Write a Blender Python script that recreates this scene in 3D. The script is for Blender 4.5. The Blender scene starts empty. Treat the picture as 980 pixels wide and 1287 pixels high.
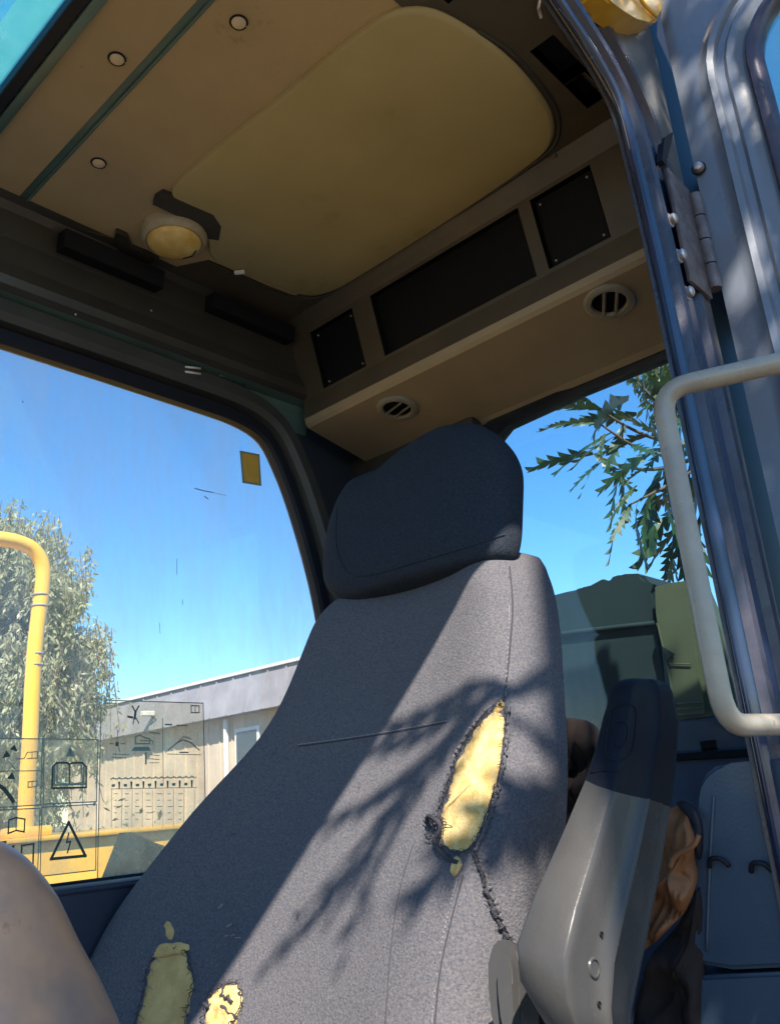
import bpy, bmesh, math, random
from mathutils import Vector, Matrix, noise
from mathutils.bvhtree import BVHTree
random.seed(7)
R = math.radians
C = bpy.context.scene.collection
SC = bpy.context.scene

# ------------------------------------------------------------------ camera
# world axes: +X = rear of the excavator, +Y = across the cab (away from the open door), Z up
CAMROT = Matrix(((0.6833478, -0.1840789, -0.7065060), (-0.7264906, -0.2674540, -0.6329927), (-0.0724373, 0.9458242, -0.3164957)))
FPX, CX, CY = 1080.41, 490.0, 643.5
cam = bpy.data.cameras.new("Camera"); cam.sensor_fit = 'HORIZONTAL'; cam.sensor_width = 36
cam.lens = FPX / 980 * 36; cam.clip_start = 0.02; cam.clip_end = 3000
co = bpy.data.objects.new("Camera", cam); C.objects.link(co)
co.matrix_world = CAMROT.to_4x4(); SC.camera = co
def ray(px, py): return CAMROT @ Vector(((px - CX) / FPX, -(py - CY) / FPX, -1))
def PX(px, py, v): r = ray(px, py); return r * (v / r.x)
def PY(px, py, v): r = ray(px, py); return r * (v / r.y)
def PZ(px, py, v): r = ray(px, py); return r * (v / r.z)
def PL(px, py, k, x0, z0): r = ray(px, py); return r * ((x0 - k * z0) / (r.x - k * r.z))
def PD(px, py, d): return ray(px, py) * d

# ------------------------------------------------------------------ world, sun
SUN = Vector((-0.40, -0.45, 0.73)).normalized()
w = bpy.data.worlds.new("World"); SC.world = w; w.use_nodes = True
nt = w.node_tree; nt.nodes.clear()
sky = nt.nodes.new("ShaderNodeTexSky"); sky.sky_type = 'NISHITA'; sky.sun_disc = False
sky.sun_elevation = math.asin(SUN.z); sky.sun_rotation = math.atan2(SUN.x, SUN.y)
sky.air_density = 1.0; sky.dust_density = 0.15; sky.ozone_density = 3.5
bg = nt.nodes.new("ShaderNodeBackground"); bg.inputs[1].default_value = 0.115
ow = nt.nodes.new("ShaderNodeOutputWorld")
hs = nt.nodes.new("ShaderNodeHueSaturation"); hs.inputs['Saturation'].default_value = 1.27; hs.inputs['Hue'].default_value = .497
nt.links.new(sky.outputs[0], hs.inputs['Color']); nt.links.new(hs.outputs[0], bg.inputs[0]); nt.links.new(bg.outputs[0], ow.inputs[0])
sl = bpy.data.lights.new("Sun", 'SUN'); sl.energy = 5.0; sl.angle = R(0.53); sl.color = (1, .905, .79)
so = bpy.data.objects.new("Sun", sl); C.objects.link(so)
so.rotation_euler = SUN.to_track_quat('Z', 'Y').to_euler()
SC.view_settings.view_transform = 'Standard'; SC.view_settings.look = 'None'
SC.view_settings.exposure = 1.25; SC.view_settings.gamma = 1
SC.cycles.max_bounces = 10; SC.cycles.diffuse_bounces = 6; SC.cycles.transparent_max_bounces = 24
SC.cycles.use_denoising = True

# ------------------------------------------------------------------ materials
def nd(t, typ, **kw):
    n = t.nodes.new(typ)
    for k, v in kw.items(): n.inputs[k].default_value = v
    return n
def mat(name, col, rough=.6, metal=0, col2=None, nscale=8, bump=0, bscale=200, spec=.5, detail=4, stretch=None, lo=.35, hi=.65,
        sheen=0, coat=0, rvar=0, speck=None, speck_scale=60, speck_th=.68):
    m = bpy.data.materials.new(name); m.use_nodes = True; t = m.node_tree; b = t.nodes["Principled BSDF"]
    b.inputs['Base Color'].default_value = (*col, 1); b.inputs['Roughness'].default_value = rough
    b.inputs['Metallic'].default_value = metal; b.inputs['Specular IOR Level'].default_value = spec
    if sheen: b.inputs['Sheen Weight'].default_value = sheen; b.inputs['Sheen Roughness'].default_value = .6
    if coat: b.inputs['Coat Weight'].default_value = coat; b.inputs['Coat Roughness'].default_value = .12
    tc = t.nodes.new("ShaderNodeTexCoord"); src = tc.outputs['Object']
    if stretch:
        mp = t.nodes.new("ShaderNodeMapping"); mp.inputs['Scale'].default_value = stretch
        t.links.new(src, mp.inputs[0]); src = mp.outputs[0]
    cur = None
    if col2:
        n = nd(t, "ShaderNodeTexNoise", Scale=nscale, Detail=detail, Roughness=.6); t.links.new(src, n.inputs['Vector'])
        r = nd(t, "ShaderNodeMapRange"); r.inputs[1].default_value = lo; r.inputs[2].default_value = hi
        t.links.new(n.outputs[0], r.inputs[0])
        mx = t.nodes.new("ShaderNodeMix"); mx.data_type = 'RGBA'
        mx.inputs[6].default_value = (*col, 1); mx.inputs[7].default_value = (*col2, 1)
        t.links.new(r.outputs[0], mx.inputs[0]); cur = mx.outputs[2]
    if speck:
        n = nd(t, "ShaderNodeTexNoise", Scale=speck_scale, Detail=6, Roughness=.7); t.links.new(src, n.inputs['Vector'])
        r = nd(t, "ShaderNodeMapRange"); r.inputs[1].default_value = speck_th; r.inputs[2].default_value = speck_th + .06
        t.links.new(n.outputs[0], r.inputs[0])
        mx = t.nodes.new("ShaderNodeMix"); mx.data_type = 'RGBA'; mx.inputs[7].default_value = (*speck, 1)
        mx.inputs[6].default_value = (*col, 1)
        if cur: t.links.new(cur, mx.inputs[6])
        t.links.new(r.outputs[0], mx.inputs[0]); cur = mx.outputs[2]
    if cur: t.links.new(cur, b.inputs['Base Color'])
    if rvar:
        n = nd(t, "ShaderNodeTexNoise", Scale=nscale * 1.7, Detail=5); t.links.new(src, n.inputs['Vector'])
        r = nd(t, "ShaderNodeMapRange"); r.inputs[1].default_value = .3; r.inputs[2].default_value = .7
        r.inputs[3].default_value = max(.03, rough - rvar); r.inputs[4].default_value = min(1, rough + rvar)
        t.links.new(n.outputs[0], r.inputs[0]); t.links.new(r.outputs[0], b.inputs['Roughness'])
    if bump:
        n = nd(t, "ShaderNodeTexNoise", Scale=bscale, Detail=3, Roughness=.6); t.links.new(src, n.inputs['Vector'])
        bp = nd(t, "ShaderNodeBump", Strength=bump, Distance=.002)
        t.links.new(n.outputs[0], bp.inputs['Height']); t.links.new(bp.outputs[0], b.inputs['Normal'])
    return m
def leafmat(name, c1, c2, scale=3, trans=.35):
    m = bpy.data.materials.new(name); m.use_nodes = True; t = m.node_tree; t.nodes.clear()
    o = t.nodes.new("ShaderNodeOutputMaterial"); tc = t.nodes.new("ShaderNodeTexCoord")
    n = nd(t, "ShaderNodeTexNoise", Scale=scale, Detail=5); t.links.new(tc.outputs['Object'], n.inputs['Vector'])
    r = nd(t, "ShaderNodeMapRange"); r.inputs[1].default_value = .35; r.inputs[2].default_value = .65; t.links.new(n.outputs[0], r.inputs[0])
    mx = t.nodes.new("ShaderNodeMix"); mx.data_type = 'RGBA'; mx.inputs[6].default_value = (*c1, 1); mx.inputs[7].default_value = (*c2, 1)
    t.links.new(r.outputs[0], mx.inputs[0])
    p = nd(t, "ShaderNodeBsdfPrincipled", Roughness=.45); t.links.new(mx.outputs[2], p.inputs['Base Color'])
    tr = t.nodes.new("ShaderNodeBsdfTranslucent"); t.links.new(mx.outputs[2], tr.inputs[0])
    ms = t.nodes.new("ShaderNodeMixShader"); ms.inputs[0].default_value = trans
    t.links.new(p.outputs[0], ms.inputs[1]); t.links.new(tr.outputs[0], ms.inputs[2]); t.links.new(ms.outputs[0], o.inputs[0])
    return m
def glassmat(name, tint, refl=.06, dust=.03, dustcol=(.8, .8, .78), dscale=2.2, stretch=(1, 1, .25), translucent=0, tcol=(.5, .9, .85)):
    m = bpy.data.materials.new(name); m.use_nodes = True; t = m.node_tree; t.nodes.clear()
    o = t.nodes.new("ShaderNodeOutputMaterial")
    tr = t.nodes.new("ShaderNodeBsdfTransparent"); tr.inputs[0].default_value = (*tint, 1)
    gl = nd(t, "ShaderNodeBsdfGlossy", Roughness=.02)
    fr = nd(t, "ShaderNodeLayerWeight", Blend=.35)
    mr = nd(t, "ShaderNodeMapRange"); mr.inputs[3].default_value = refl; mr.inputs[4].default_value = min(1, refl * 7)
    t.links.new(fr.outputs[0], mr.inputs[0])
    ms = t.nodes.new("ShaderNodeMixShader"); t.links.new(mr.outputs[0], ms.inputs[0])
    t.links.new(tr.outputs[0], ms.inputs[1]); t.links.new(gl.outputs[0], ms.inputs[2])
    tc = t.nodes.new("ShaderNodeTexCoord"); mp = t.nodes.new("ShaderNodeMapping"); mp.inputs['Scale'].default_value = stretch
    t.links.new(tc.outputs['Object'], mp.inputs[0])
    n = nd(t, "ShaderNodeTexNoise", Scale=dscale * 6, Detail=8, Roughness=.7); t.links.new(mp.outputs[0], n.inputs['Vector'])
    r = nd(t, "ShaderNodeMapRange"); r.inputs[1].default_value = .3; r.inputs[2].default_value = .75
    r.inputs[3].default_value = dust * .3; r.inputs[4].default_value = dust * 2.2
    t.links.new(n.outputs[0], r.inputs[0])
    df = t.nodes.new("ShaderNodeBsdfDiffuse"); df.inputs[0].default_value = (*dustcol, 1)
    tl = t.nodes.new("ShaderNodeBsdfTranslucent"); tl.inputs[0].default_value = (*dustcol, 1)
    md = t.nodes.new("ShaderNodeMixShader"); md.inputs[0].default_value = .6
    t.links.new(df.outputs[0], md.inputs[1]); t.links.new(tl.outputs[0], md.inputs[2])
    m2 = t.nodes.new("ShaderNodeMixShader"); t.links.new(r.outputs[0], m2.inputs[0])
    t.links.new(ms.outputs[0], m2.inputs[1]); t.links.new(md.outputs[0], m2.inputs[2])
    last = m2.outputs[0]
    if translucent:
        tl2 = t.nodes.new("ShaderNodeBsdfTranslucent"); tl2.inputs[0].default_value = (*tcol, 1)
        m3 = t.nodes.new("ShaderNodeMixShader"); m3.inputs[0].default_value = translucent
        t.links.new(last, m3.inputs[1]); t.links.new(tl2.outputs[0], m3.inputs[2]); last = m3.outputs[0]
    t.links.new(last, o.inputs[0])
    return m
M = {}
M['headliner'] = mat('tan_headliner', (.46, .335, .175), .75, col2=(.39, .285, .15), nscale=2.5, bump=.25, bscale=160, rvar=.08, speck=(.30, .21, .11), speck_scale=7, speck_th=.62)
M['hatch'] = mat('olive_hatch', (.42, .335, .155), .6, col2=(.36, .29, .13), nscale=3, bump=.15, bscale=120, rvar=.1, speck=(.33, .27, .11), speck_scale=6, speck_th=.60)
M['header'] = mat('brown_grey_plastic', (.075, .058, .038), .42, col2=(.05, .04, .028), nscale=5, bump=.2, bscale=250, rvar=.1)
M['under'] = mat('header_underside_bounce', (.31, .24, .145), .45, col2=(.25, .19, .12), nscale=4, bump=.2, bscale=250, rvar=.1)  # bounce light on the downward face, painted in as a paler tan
M['darkceil'] = mat('dark_ceiling_brown', (.07, .058, .036), .6, col2=(.05, .042, .028), nscale=4, bump=.2)
M['sidehdr'] = mat('dark_brown_plastic', (.045, .04, .032), .42, col2=(.032, .03, .026), nscale=5, bump=.2, bscale=250, rvar=.1)
M['tealgrey'] = mat('teal_grey_metal', (.10, .17, .155), .35, col2=(.07, .12, .105), nscale=4, rvar=.1)
M['black'] = mat('black_recess', (.008, .009, .012), .6, spec=.2)
M['mesh'] = mat('black_grille', (.004, .0045, .006), .5, bump=.5, bscale=600, spec=.15)
M['seal'] = mat('black_rubber', (.012, .014, .022), .55, spec=.25, bump=.15, bscale=120)
M['pillar'] = mat('grey_pillar_trim', (.055, .053, .048), .5, col2=(.04, .039, .036), nscale=6, bump=.2)
M['navygloss'] = mat('navy_gloss_seal', (.02, .033, .08), .2, col2=(.012, .02, .05), nscale=9, rvar=.1, bump=.1, bscale=60, coat=.4)
M['frame'] = mat('worn_navy_frame', (.05, .048, .07), .33, col2=(.028, .03, .05), nscale=12, bump=.25, bscale=90, rvar=.15, speck=(.13, .11, .10), speck_scale=30, speck_th=.66)
M['door'] = mat('blue_grey_door_paint', (.15, .17, .21), .32, col2=(.12, .14, .17), nscale=4, bump=.12, bscale=60, rvar=.12, coat=.3, speck=(.12, .1, .09), speck_scale=26, speck_th=.72)
M['sidepaint'] = mat('grey_green_side_paint', (.12, .115, .10), .4, col2=(.085, .085, .085), nscale=7, bump=.15, bscale=60, rvar=.12, coat=.2)
M['doorseal'] = mat('door_window_rubber', (.07, .055, .08), .35, col2=(.04, .035, .05), nscale=15, bump=.2, rvar=.1)
M['hinge'] = mat('worn_hinge_paint', (.15, .13, .135), .4, col2=(.09, .065, .06), nscale=35, bump=.3, bscale=90, rvar=.15)
M['steel'] = mat('worn_bolt_steel', (.55, .55, .58), .35, .6, col2=(.4, .3, .25), nscale=60)
M['rail'] = mat('beige_grey_handle', (.34, .30, .235), .35, col2=(.27, .24, .19), nscale=18, bump=.25, bscale=70, rvar=.1, speck=(.16, .12, .09), speck_scale=45, speck_th=.64, coat=.2)
M['fabric'] = mat('charcoal_seat_fabric', (.072, .077, .094), .95, col2=(.152, .140, .142), nscale=300, lo=.32, hi=.70, detail=3, bump=1.0, bscale=330, spec=.08, speck=(.045, .047, .06), speck_scale=16, speck_th=.66)
M['hrfabric'] = mat('dark_headrest_fabric', (.019, .026, .036), .9, col2=(.032, .038, .050), nscale=230, detail=3, bump=.6, bscale=330, spec=.1)
M['thread'] = mat('pale_seam_thread', (.22, .21, .22), .8)
M['dkthread'] = mat('dark_torn_edge', (.035, .034, .042), .9, bump=.6)
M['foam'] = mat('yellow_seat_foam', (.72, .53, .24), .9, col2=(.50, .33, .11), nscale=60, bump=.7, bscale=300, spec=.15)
M['foam2'] = mat('deeper_yellow_foam', (.66, .44, .17), .9, col2=(.50, .32, .12), nscale=30, bump=.9, bscale=260, spec=.1)  # second foam tone, slightly darker and more orange
M['arm'] = mat('grey_armrest_plastic', (.062, .060, .057), .30, col2=(.052, .051, .050), nscale=9, spec=.22, bump=.12, bscale=200, rvar=.1, speck=(.3, .3, .28), speck_scale=70, speck_th=.7)
M['armshade'] = mat('armrest_painted_shade', (.008, .010, .016), .6, bump=.15, bscale=200, spec=.12)  # near-black that paints the shadow onto the upper armrest
M['console'] = mat('grey_console_plastic', (.026, .027, .032), .45, col2=(.065, .050, .038), nscale=9, bump=.25, bscale=40, rvar=.14, speck=(.03, .015, .012), speck_scale=14, speck_th=.6)
M['ledge'] = mat('dark_navy_plastic', (.025, .03, .045), .45, bump=.2)
M['rearwall'] = mat('blue_grey_rear_wall', (.07, .105, .17), .5, col2=(.055, .085, .14), nscale=5, bump=.2, rvar=.1)
M['box'] = mat('blue_grey_box_plastic', (.055, .085, .125), .38, col2=(.042, .068, .105), nscale=5, bump=.15, rvar=.1)
M['glove'] = mat('tan_leather', (.26, .11, .04), .7, col2=(.18, .07, .025), nscale=14, bump=.6, bscale=70)
M['bag'] = mat('dark_brown_cloth', (.012, .008, .008), .9, col2=(.02, .012, .01), nscale=12, bump=.6, bscale=90)
M['yellow'] = mat('machine_yellow_paint', (.85, .50, .045), .35, col2=(.78, .44, .04), nscale=3, rvar=.1, coat=.3, speck=(.3, .2, .08), speck_scale=18, speck_th=.72)
M['yelglossy'] = mat('amber_roof_paint', (.80, .42, .01), .38, col2=(.70, .33, .01), nscale=30, bump=.5, bscale=40, coat=.2)
M['lens'] = mat('yellowed_lamp_lens', (.88, .68, .26), .35, col2=(.75, .45, .10), nscale=25, coat=.4, bump=.3, bscale=60)
M['ivory'] = mat('ivory_plastic', (.45, .38, .25), .4, col2=(.28, .23, .15), nscale=20)
M['vent'] = mat('vent_ring_plastic', (.24, .21, .16), .35, bump=.15)
M['cap'] = mat('trim_button', (.62, .50, .32), .45)
M['white'] = mat('white_clip', (.7, .68, .62), .4)
M['tarp'] = mat('dark_green_engine_cover', (.006, .016, .018), .8, col2=(.011, .024, .025), nscale=3, bump=.1, bscale=9, spec=.2)
M['olive'] = mat('olive_side_panel', (.05, .066, .032), .6, col2=(.038, .052, .028), nscale=5, rvar=.1, bump=.2)
M['bark'] = mat('bark', (.11, .08, .055), .9, col2=(.06, .045, .03), nscale=20, bump=.8, bscale=30)
M['leafA'] = leafmat('willow_leaf', (.38, .40, .20), (.52, .52, .33), 1.2, .5)
M['leafB'] = leafmat('lobed_leaf', (.012, .04, .014), (.03, .075, .018), 5, .2)
M['leafC'] = leafmat('fine_leaf', (.06, .12, .04), (.10, .17, .06), 3)
M['bushleaf'] = leafmat('shrub_leaf', (.10, .12, .06), (.17, .17, .09), 1.5)
M['wall'] = mat('tan_render_wall', (.66, .54, .38), .9, col2=(.55, .45, .34), nscale=1.2, bump=.3, bscale=20)
M['fascia'] = mat('grey_roof_sheet', (.30, .29, .30), .6, col2=(.23, .22, .23), nscale=2)
M['pale'] = mat('white_trim', (.75, .74, .70), .6)
M['winglass'] = mat('dark_window', (.04, .05, .06), .1)
M['ground'] = mat('dusty_ground', (.17, .135, .09), .95, col2=(.11, .09, .06), nscale=.6, bump=.6, bscale=8, detail=8)
M['glassR'] = glassmat('dusty_side_glass', (.97, .99, 1), .016, .10)
M['glassB'] = glassmat('rear_glass', (.92, .98, 1), .03, .012)
M['glassF'] = glassmat('skylight_glass', (.27, .70, .88), .03, .08, translucent=.22, tcol=(.08, .38, .48))
M['glassD'] = glassmat('door_glass', (.75, .92, .88), .05, .05)
M['film'] = glassmat('sticker_film', (.97, .94, .84), .02, .25, dustcol=(.75, .66, .50), stretch=(1, 1, 1))
M['ink'] = mat('dark_print', (.03, .028, .025), .7)
M['inkg'] = mat('grey_print', (.16, .14, .11), .7)
M['amberst'] = mat('amber_sticker', (.70, .40, .06), .5, col2=(.6, .34, .06), nscale=30)
M['greyst'] = mat('grey_sticker_border', (.25, .27, .22), .5)

# ------------------------------------------------------------------ mesh helpers
def obj(name, bm, m, parent=None, smooth=False, recalc=True, auto=None):
    if recalc: bmesh.ops.recalc_face_normals(bm, faces=bm.faces)
    me = bpy.data.meshes.new(name); bm.to_mesh(me); bm.free()
    for mm in (m if isinstance(m, (list, tuple)) else [m]): me.materials.append(mm)
    if smooth:
        for p in me.polygons: p.use_smooth = True
    if auto is not None:
        for p in me.polygons: p.use_smooth = True
        me.set_sharp_from_angle(angle=R(auto))
    o = bpy.data.objects.new(name, me); C.objects.link(o)
    if parent: o.parent = parent
    return o
def tag(o, label=None, cat=None, group=None, kind=None):
    if label: o['label'] = label
    if cat: o['category'] = cat
    if group: o['group'] = group
    if kind: o['kind'] = kind
    return o
def thing(name, label, cat, loc=(0, 0, 0), group=None):
    o = bpy.data.objects.new(name, None); C.objects.link(o); o.empty_display_size = .05
    return tag(o, label, cat, group)      # all empties stay at identity; children carry world coordinates
def box(bm, lo, hi, bev=0, mat_i=0, mtx=None, seg=2):
    r = bmesh.ops.create_cube(bm, size=1); vs = r['verts']
    for v in vs:
        v.co = Vector([lo[i] + (v.co[i] + .5) * (hi[i] - lo[i]) for i in range(3)])
    fs = list({f for v in vs for f in v.link_faces})
    if bev:
        es = list({e for v in vs for e in v.link_edges})
        rr = bmesh.ops.bevel(bm, geom=es, offset=bev, segments=seg, affect='EDGES', profile=.5)
        vs = rr['verts']; fs = list({f for v in rr['verts'] for f in v.link_faces})
    if mtx:
        for v in {v for f in fs for v in f.verts}: v.co = mtx @ v.co
    for f in fs: f.material_index = mat_i
    return fs
def ringpts(c, a, b, r, n): return [c + a * math.cos(2 * math.pi * i / n) * r + b * math.sin(2 * math.pi * i / n) * r for i in range(n)]
def tube(bm, pts, r, n=10, caps=True, mat_i=0):
    pts = [Vector(p) for p in pts]; rs = r if isinstance(r, (list, tuple)) else [r] * len(pts)
    if len(rs) != len(pts):
        q_ = rs; rs = [q_[min(len(q_) - 1, int(i * len(q_) / len(pts)))] for i in range(len(pts))]
    prev = None; rings = []
    up = Vector((0, 0, 1))
    for i, p in enumerate(pts):
        d = (pts[min(i + 1, len(pts) - 1)] - pts[max(i - 1, 0)]).normalized()
        if prev is None:
            a = d.cross(up) if abs(d.z) < .9 else d.cross(Vector((1, 0, 0)))
        else: a = prev - d * prev.dot(d)
        a.normalize(); prev = a; b = d.cross(a)
        rings.append([bm.verts.new(q) for q in ringpts(p, a, b, rs[i], n)])
    for i in range(len(rings) - 1):
        for j in range(n):
            f = bm.faces.new((rings[i][j], rings[i][(j + 1) % n], rings[i + 1][(j + 1) % n], rings[i + 1][j])); f.material_index = mat_i
    if caps:
        bm.faces.new(rings[0]).material_index = mat_i; bm.faces.new(rings[-1]).material_index = mat_i
def smoothpath(pts, it=2, closed=False):
    pts = [Vector(p) for p in pts]
    for _ in range(it):
        q = [] if closed else [pts[0]]
        n = len(pts)
        for i in range(n if closed else n - 1):
            a, b = pts[i], pts[(i + 1) % n]
            q += [a * .75 + b * .25, a * .25 + b * .75]
        if not closed: q.append(pts[-1])
        pts = q
    return pts
def prism(bm, pts, off, mat_i=0):
    """closed polygon pts extruded by vector off"""
    a = [bm.verts.new(p) for p in pts]; b = [bm.verts.new(Vector(p) + off) for p in pts]
    n = len(pts); fs = [bm.faces.new(a), bm.faces.new(b[::-1])]
    for i in range(n): fs.append(bm.faces.new((a[i], b[i], b[(i + 1) % n], a[(i + 1) % n])))
    for f in fs: f.material_index = mat_i
def loft(bm, rows, closed=False, cap=False, mat_i=0):
    vr = [[bm.verts.new(p) for p in r] for r in rows]; n = len(vr[0])
    for i in range(len(vr) - 1):
        for j in range(n if closed else n - 1):
            k = (j + 1) % n
            bm.faces.new((vr[i][j], vr[i][k], vr[i + 1][k], vr[i + 1][j])).material_index = mat_i
    if cap: bm.faces.new(vr[0]); bm.faces.new(vr[-1])
    return vr
def holed(bm, o, u, v, W, H, holes, depth, back_i=1, frame_i=0, thick=None):
    """rectangular sheet o + s*u + t*v with rectangular pockets (s0,s1,t0,t1) sunk along -n"""
    nrm = u.cross(v).normalized() * depth
    ss = sorted({0, W, *[h[0] for h in holes], *[h[1] for h in holes]}); ts = sorted({0, H, *[h[2] for h in holes], *[h[3] for h in holes]})
    V = {}
    def g(s, t, z=0):
        k = (s, t, z)
        if k not in V: V[k] = bm.verts.new(o + u * s + v * t - nrm * z)
        return V[k]
    for i in range(len(ss) - 1):
        for j in range(len(ts) - 1):
            cs, ct = (ss[i] + ss[i + 1]) / 2, (ts[j] + ts[j + 1]) / 2
            if any(h[0] < cs < h[1] and h[2] < ct < h[3] for h in holes): continue
            bm.faces.new((g(ss[i], ts[j]), g(ss[i + 1], ts[j]), g(ss[i + 1], ts[j + 1]), g(ss[i], ts[j + 1]))).material_index = frame_i
    for h in holes:
        q = [(h[0], h[2]), (h[1], h[2]), (h[1], h[3]), (h[0], h[3])]
        fr = [bm.verts.new(o + u * a + v * b) for a, b in q]; bk = [bm.verts.new(o + u * a + v * b - nrm) for a, b in q]
        bm.faces.new(bk).material_index = back_i
        for i in range(4): bm.faces.new((fr[i], fr[(i + 1) % 4], bk[(i + 1) % 4], bk[i])).material_index = back_i
def superell(c, half, e1=.35, e2=.35, nu=40, nv=20, mtx=None, fn=None):
    bm = bmesh.new(); rows = []
    def sp(x, e): return math.copysign(abs(x) ** e, x)
    for i in range(nv + 1):
        th = -math.pi / 2 + math.pi * i / nv; row = []
        for j in range(nu):
            ph = 2 * math.pi * j / nu
            p = Vector((sp(math.cos(th), e1) * sp(math.cos(ph), e2), sp(math.cos(th), e1) * sp(math.sin(ph), e2), sp(math.sin(th), e1)))
            if fn: p = fn(p)
            p = Vector((p.x * half[0], p.y * half[1], p.z * half[2]))
            row.append((mtx @ p if mtx else p) + Vector(c))
        rows.append(row)
    loft(bm, rows, closed=True)
    bmesh.ops.remove_doubles(bm, verts=bm.verts, dist=1e-5)
    return bm
def strip(bm, pts, wd, nrm, mat_i=0, closed=False, lift=0):
    """flat ribbon of width wd along pts lying in the plane with normal nrm (miter ignored)"""
    pts = [Vector(p) for p in pts]
    if closed: pts = pts + [pts[0]]
    for a, b in zip(pts[:-1], pts[1:]):
        d = (b - a)
        if d.length < 1e-6: continue
        d.normalize(); s = d.cross(nrm).normalized() * wd / 2; e = d * wd / 2
        q = [a - e - s, b + e - s, b + e + s, a - e + s]
        bm.faces.new([bm.verts.new(p + nrm * lift) for p in q]).material_index = mat_i
        lift += 1e-5

X, Y, Z = Vector((1, 0, 0)), Vector((0, 1, 0)), Vector((0, 0, 1))
GZ = -1.62            # ground level
WY = 1.55             # plane of the far side window
CZ = 1.20             # ceiling
DY = 0.46             # plane of the door frame

# ================================================================== GROUND
bm = bmesh.new()
n = 60; S = 900
for i in range(n + 1):
    for j in range(n + 1):
        f = lambda k: math.copysign(abs(2 * k / n - 1) ** 2.2, 2 * k / n - 1) * S
        x, y = f(i), f(j); z = GZ + .05 * noise.noise(Vector((x * .3, y * .3, 0)))
        bm.verts.new((x, y, z))
bm.verts.ensure_lookup_table()
for i in range(n):
    for j in range(n):
        a = i * (n + 1) + j; bm.faces.new([bm.verts[k] for k in (a, a + n + 1, a + n + 2, a + 1)])
tag(obj('ground', bm, M['ground'], smooth=True), kind='structure')

# ================================================================== CAB
cab = thing('excavator_cab', 'excavator cab interior with tan ceiling, dusty windows and open blue-grey door', 'excavator cab')

# ---- ceiling sheet: from front edge X=.49 to 1.31, Y .46..1.5, split by the groove at X=.603
FX, GX, RX = .492, .603, 1.312
bm = bmesh.new()
def ceil_sheet(bm, x0, x1, y0, y1, z, holes=()):
    holed(bm, Vector((x0, y1, z)), X, -Y, x1 - x0, y1 - y0, [(a - x0, b - x0, y1 - d, y1 - c) for a, b, c, d in holes], .03)
ceil_sheet(bm, FX, GX - .009, .475, 1.53, CZ)
box(bm, (FX, .44, CZ + .002), (GX - .009, 1.52, CZ + .03))
o = obj('front_ceiling_panel', bm, [M['headliner'], M['black']], cab)
bm = bmesh.new(); box(bm, (GX - .009, .475, CZ + .004), (GX + .008, 1.53, CZ + .03)); tube(bm, [(GX + .009, .475, CZ + .001), (GX + .009, 1.53, CZ + .001)], .003, 8)
obj('ceiling_groove', bm, M['tealgrey'], cab)
bm = bmesh.new()
ceil_sheet(bm, GX + .008, 1.17, .475, 1.53, CZ, holes=[(1.06, 1.1698, .50, .548), (.76, .885, .50, .585)])
ceil_sheet(bm, 1.17, RX + .02, .507, 1.53, CZ, holes=[(1.1702, 1.25, .512, .548)])
o = obj('ceiling_panel', bm, [M['headliner'], M['black']], cab, recalc=False)
ceil = o
bm = bmesh.new()
mp = smoothpath([Vector(p) for p in ((.60, .655, 0), (.74, .645, 0), (1.10, .622, 0), (1.20, .64, 0), (1.25, .70, 0), (1.255, 1.20, 0), (1.225, 1.33, 0), (1.15, 1.40, 0), (.9, 1.44, 0), (.60, 1.455, 0))], 2)
outp = [Vector((max(.60, min(1.332, 1.332 if .7 < p.y < 1.33 else p.x + (0 if p.y < .7 else 0))), (.477 if p.y < .75 else (1.50 if p.y > 1.25 else p.y)), 0)) for p in mp]
def ms(x0, x1, yy0, yy1, hs=()): holed(bm, Vector((x0, yy1, CZ - .003)), X, -Y, x1 - x0, yy1 - yy0, [(a - x0, b - x0, yy1 - d, yy1 - c) for a, b, c, d in hs], .03)
ms(GX + .014, 1.17, .478, .64, [(1.06, 1.1698, .50, .548), (.76, .885, .50, .585)]); ms(1.17, 1.332, .509, .64, [(1.1702, 1.25, .512, .548)])
for f in bm.faces:
    pass
q_ = [PZ(*p, CZ - .005) for p in ((20, 283), (60, 280), (110, 290), (150, 303), (172, 322), (215, 338), (262, 328), (296, 343), (335, 360), (372, 374), (410, 377), (400, 398), (378, 414), (250, 366), (140, 320), (50, 296))]
bm2 = bmesh.new(); prism(bm2, q_, Z * .004)
q0 = Vector((1.245, .6395, CZ - .003)); holed(bm, q0 + Y * .81, X, -Y, .09, .81, [], .03)
obj('ceiling_surround', bm, [M['darkceil'], M['black']], cab, recalc=False); obj('edge_dark_sheet', bm2, M['darkceil'], cab)  # thin darker brown sheets laid over the ceiling around the hatch and lamp
# slats in the slot over the door
for k in range(4):
    bm = bmesh.new(); box(bm, (.78 + k * .026, .502, CZ + .006), (.786 + k * .026, .583, CZ + .02)); obj('slot_slat', bm, M['mesh'], ceil)
# trim buttons
for px, py in ((300, 27), (147, 73), (124, 204)):
    c = PZ(px, py, CZ); bm = bmesh.new()
    prof = [(0, .0065), (.006, .006), (.0115, .003), (.0125, 0)]
    rows = [[c - Z * h + Vector((math.cos(t * math.pi / 8) * r, math.sin(t * math.pi / 8) * r, 0)) for t in range(16)] for r, h in prof[1:]]
    loft(bm, rows, closed=True, cap=True)
    bb = obj('trim_button', bm, M['cap'], ceil, auto=40)
    bm = bmesh.new(); tube(bm, ringpts(c - Z * .001, X, Y, .0135, 17)[:17], .0018, 6); obj('button_rim', bm, M['black'], ceil)
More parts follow.
